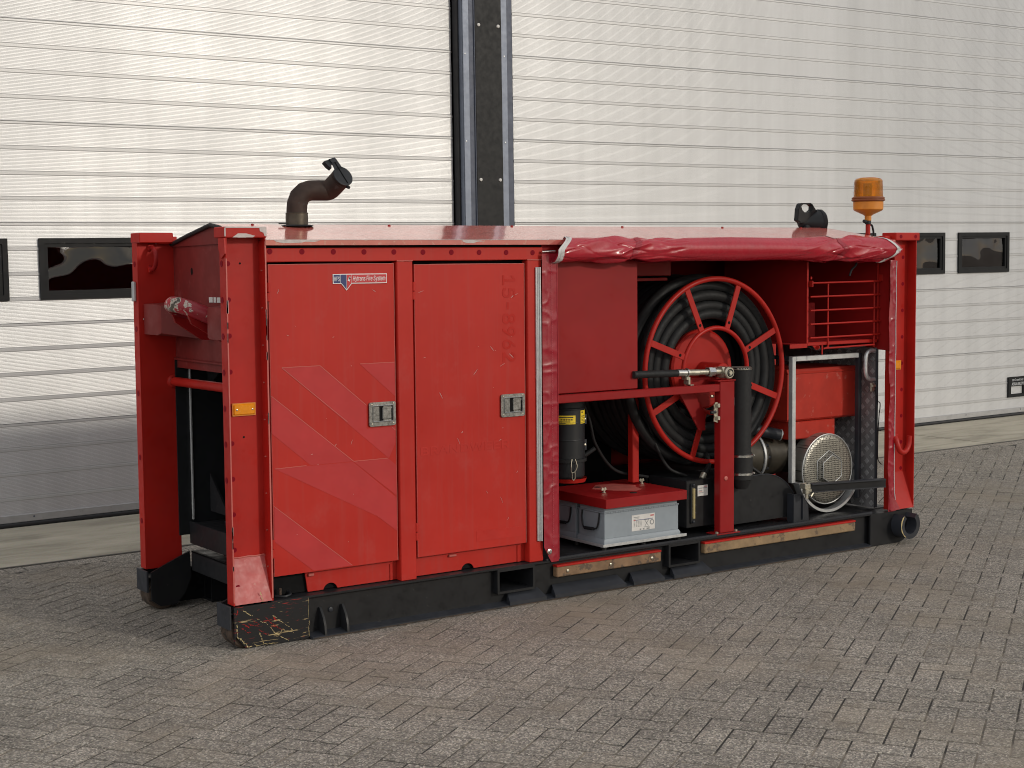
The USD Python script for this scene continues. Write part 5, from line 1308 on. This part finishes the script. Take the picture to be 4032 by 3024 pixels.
pieces('flange_bolt', [cyl((3.262, .40 + .126 * math.cos(a), .515 + .126 * math.sin(a)), (3.31, .40 + .126 * math.cos(a), .515 + .126 * math.sin(a)), .009, 8) for a in np.linspace(0, 6.28, 12, endpoint=False)], BLACK_LIT, pb)
part('outlet_pipe', cyl((3.10, .385, .700), (3.386, .272, .632), .031, 22), BLACK_LIT, pb)
dcap = np.array((.286, -.113, -.068)); dcap /= np.linalg.norm(dcap)
part('pipe_cap', lathe([(.0315, -.004), (.0325, 0), (.0325, .002), (.027, .003)], (3.386, .272, .632), dcap, 24), ALU, pb)
part('pipe_cap', lathe([(.0275, .0), (.027, .0045), (0, .005)], (3.386, .272, .632), dcap, 24), TARP2, pb)
part('brass_coupling', cat([torus((3.17, .37, .61), .055, .012, 'y', 30, 8), cyl((3.17, .36, .66), (3.23, .34, .70), .022, 12)]), ZINC, pb)

# ------------------------------------------------------------------ beacon and searchlight
bx, by = 4.098, .30
be = thing('warning_beacon', 'amber rotating beacon on a short red pole at the right end of the roof', 'beacon', (bx, by, 1.66))
part('pole', cat([cyl((bx, by, 1.62), (bx, by, 1.728), .0085, 14), ]), ALU, be)
part('pole_sleeve', cyl((bx, by, 1.727), (bx, by, 1.790), .0135, 16, bev=.004), RED, be)
part('pole_clamp', cat([cyl((bx, by, 1.789), (bx, by, 1.818), .0175, 16, bev=.002), cyl((bx - .018, by - .004, 1.803), (bx - .046, by - .008, 1.806), .010, 12, bev=.004)]), FLAP, be)
part('beacon_base', lathe([(0, 0), (.018, 0), (.019, .026), (.030, .034), (.078, .056), (.084, .064), (.085, .105), (.081, .108), (0, .109)], (bx, by, 1.810), (0, 0, 1), 36), AMBERPL, be)
part('base_ring', cat([torus((bx, by, 1.926), .0885, .0065, 'z', 48, 8), torus((bx, by, 1.937), .0875, .0055, 'z', 48, 8), lathe([(.08, .0), (.086, .004), (.086, .03), (.08, .032)], (bx, by, 1.914), (0, 0, 1), 36)]), M('brown_ring', (.20, .055, .015), .4), be)
prof = [(.083, .0)]
for k in range(14):
    z = .004 + .0064 * k
    prof += [(.0838 - k * .0002, z), (.0815 - k * .0002, z + .0034)]
prof += [(.079, .096), (.070, .106), (.045, .113), (0, .115)]
part('lens_dome', lathe(prof, (bx, by, 1.941), (0, 0, 1), 48), LENS, be)
part('rotating_mirror', cat([grid(lambda u, v: (bx - .005 - .03 * math.cos(u), by - .01 + .034 * math.sin(u), v), np.linspace(-1.2, 1.2, 12), [1.95, 2.02]), cyl((bx + .012, by, 1.93), (bx + .012, by, 1.995), .011, 12), box(bx - .02, bx + .03, by - .004, by + .004, 1.998, 2.012), cyl((bx, by, 1.92), (bx, by, 1.945), .045, 20)]), PLASTIC, be)
part('cable', tube(bezier_path([(bx + .012, by, 1.785), (bx + .028, by - .004, 1.782), (bx + .042, by - .004, 1.74), (bx + .045, by, 1.68), (bx + .04, by, 1.62)], 6), .006, 8), PLASTIC, be)
lx, ly, lz = 3.862, .57, 1.812
sl = thing('search_light', 'black portable searchlight with a loop handle standing on the far side of the red roof', 'lamp', (lx, ly, 1.76))
ad = np.array((.93, -.25, -.02)); ad /= np.linalg.norm(ad)
part('lamp_body', lathe([(0, -.112), (.022, -.110), (.034, -.100), (.038, -.080), (.044, -.055), (.058, -.025), (.070, .004), (.074, .012), (.074, .030), (.070, .040), (.062, .042), (0, .036)], (3.955, ly, 1.803), ad, 36), PLASTIC, sl)
part('lamp_ring', lathe([(.0735, .010), (.078, .012), (.078, .028), (.0735, .030)], (3.955, ly, 1.803), ad, 36), FLAP, sl)
outl = Polygon([(3.792, 1.815), (3.799, 1.880), (3.812, 1.908), (3.825, 1.915), (3.900, 1.916), (3.914, 1.910), (3.925, 1.897), (3.945, 1.876), (3.972, 1.858), (3.975, 1.82), (3.82, 1.80)])
hol = Polygon([(3.836, 1.894), (3.840, 1.882), (3.852, 1.872), (3.867, 1.868), (3.884, 1.873), (3.899, 1.882), (3.900, 1.893), (3.889, 1.899), (3.845, 1.899)])
part('handle', cat([prism_xz(outl.buffer(-.006).buffer(.006).difference(hol.buffer(.009)), ly - .013, ly + .013), prism_xz(outl.buffer(-.004).difference(hol.buffer(.013)), ly - .017, ly - .0131), prism_xz(outl.buffer(-.004).difference(hol.buffer(.013)), ly + .0131, ly + .017)]), PLASTIC, sl)
part('lamp_foot', cat([box(3.83, 3.93, ly - .035, ly + .035, 1.752, 1.768, .006), box(3.86, 3.91, ly - .02, ly + .02, 1.766, 1.79, .003)]), FLAP, sl)
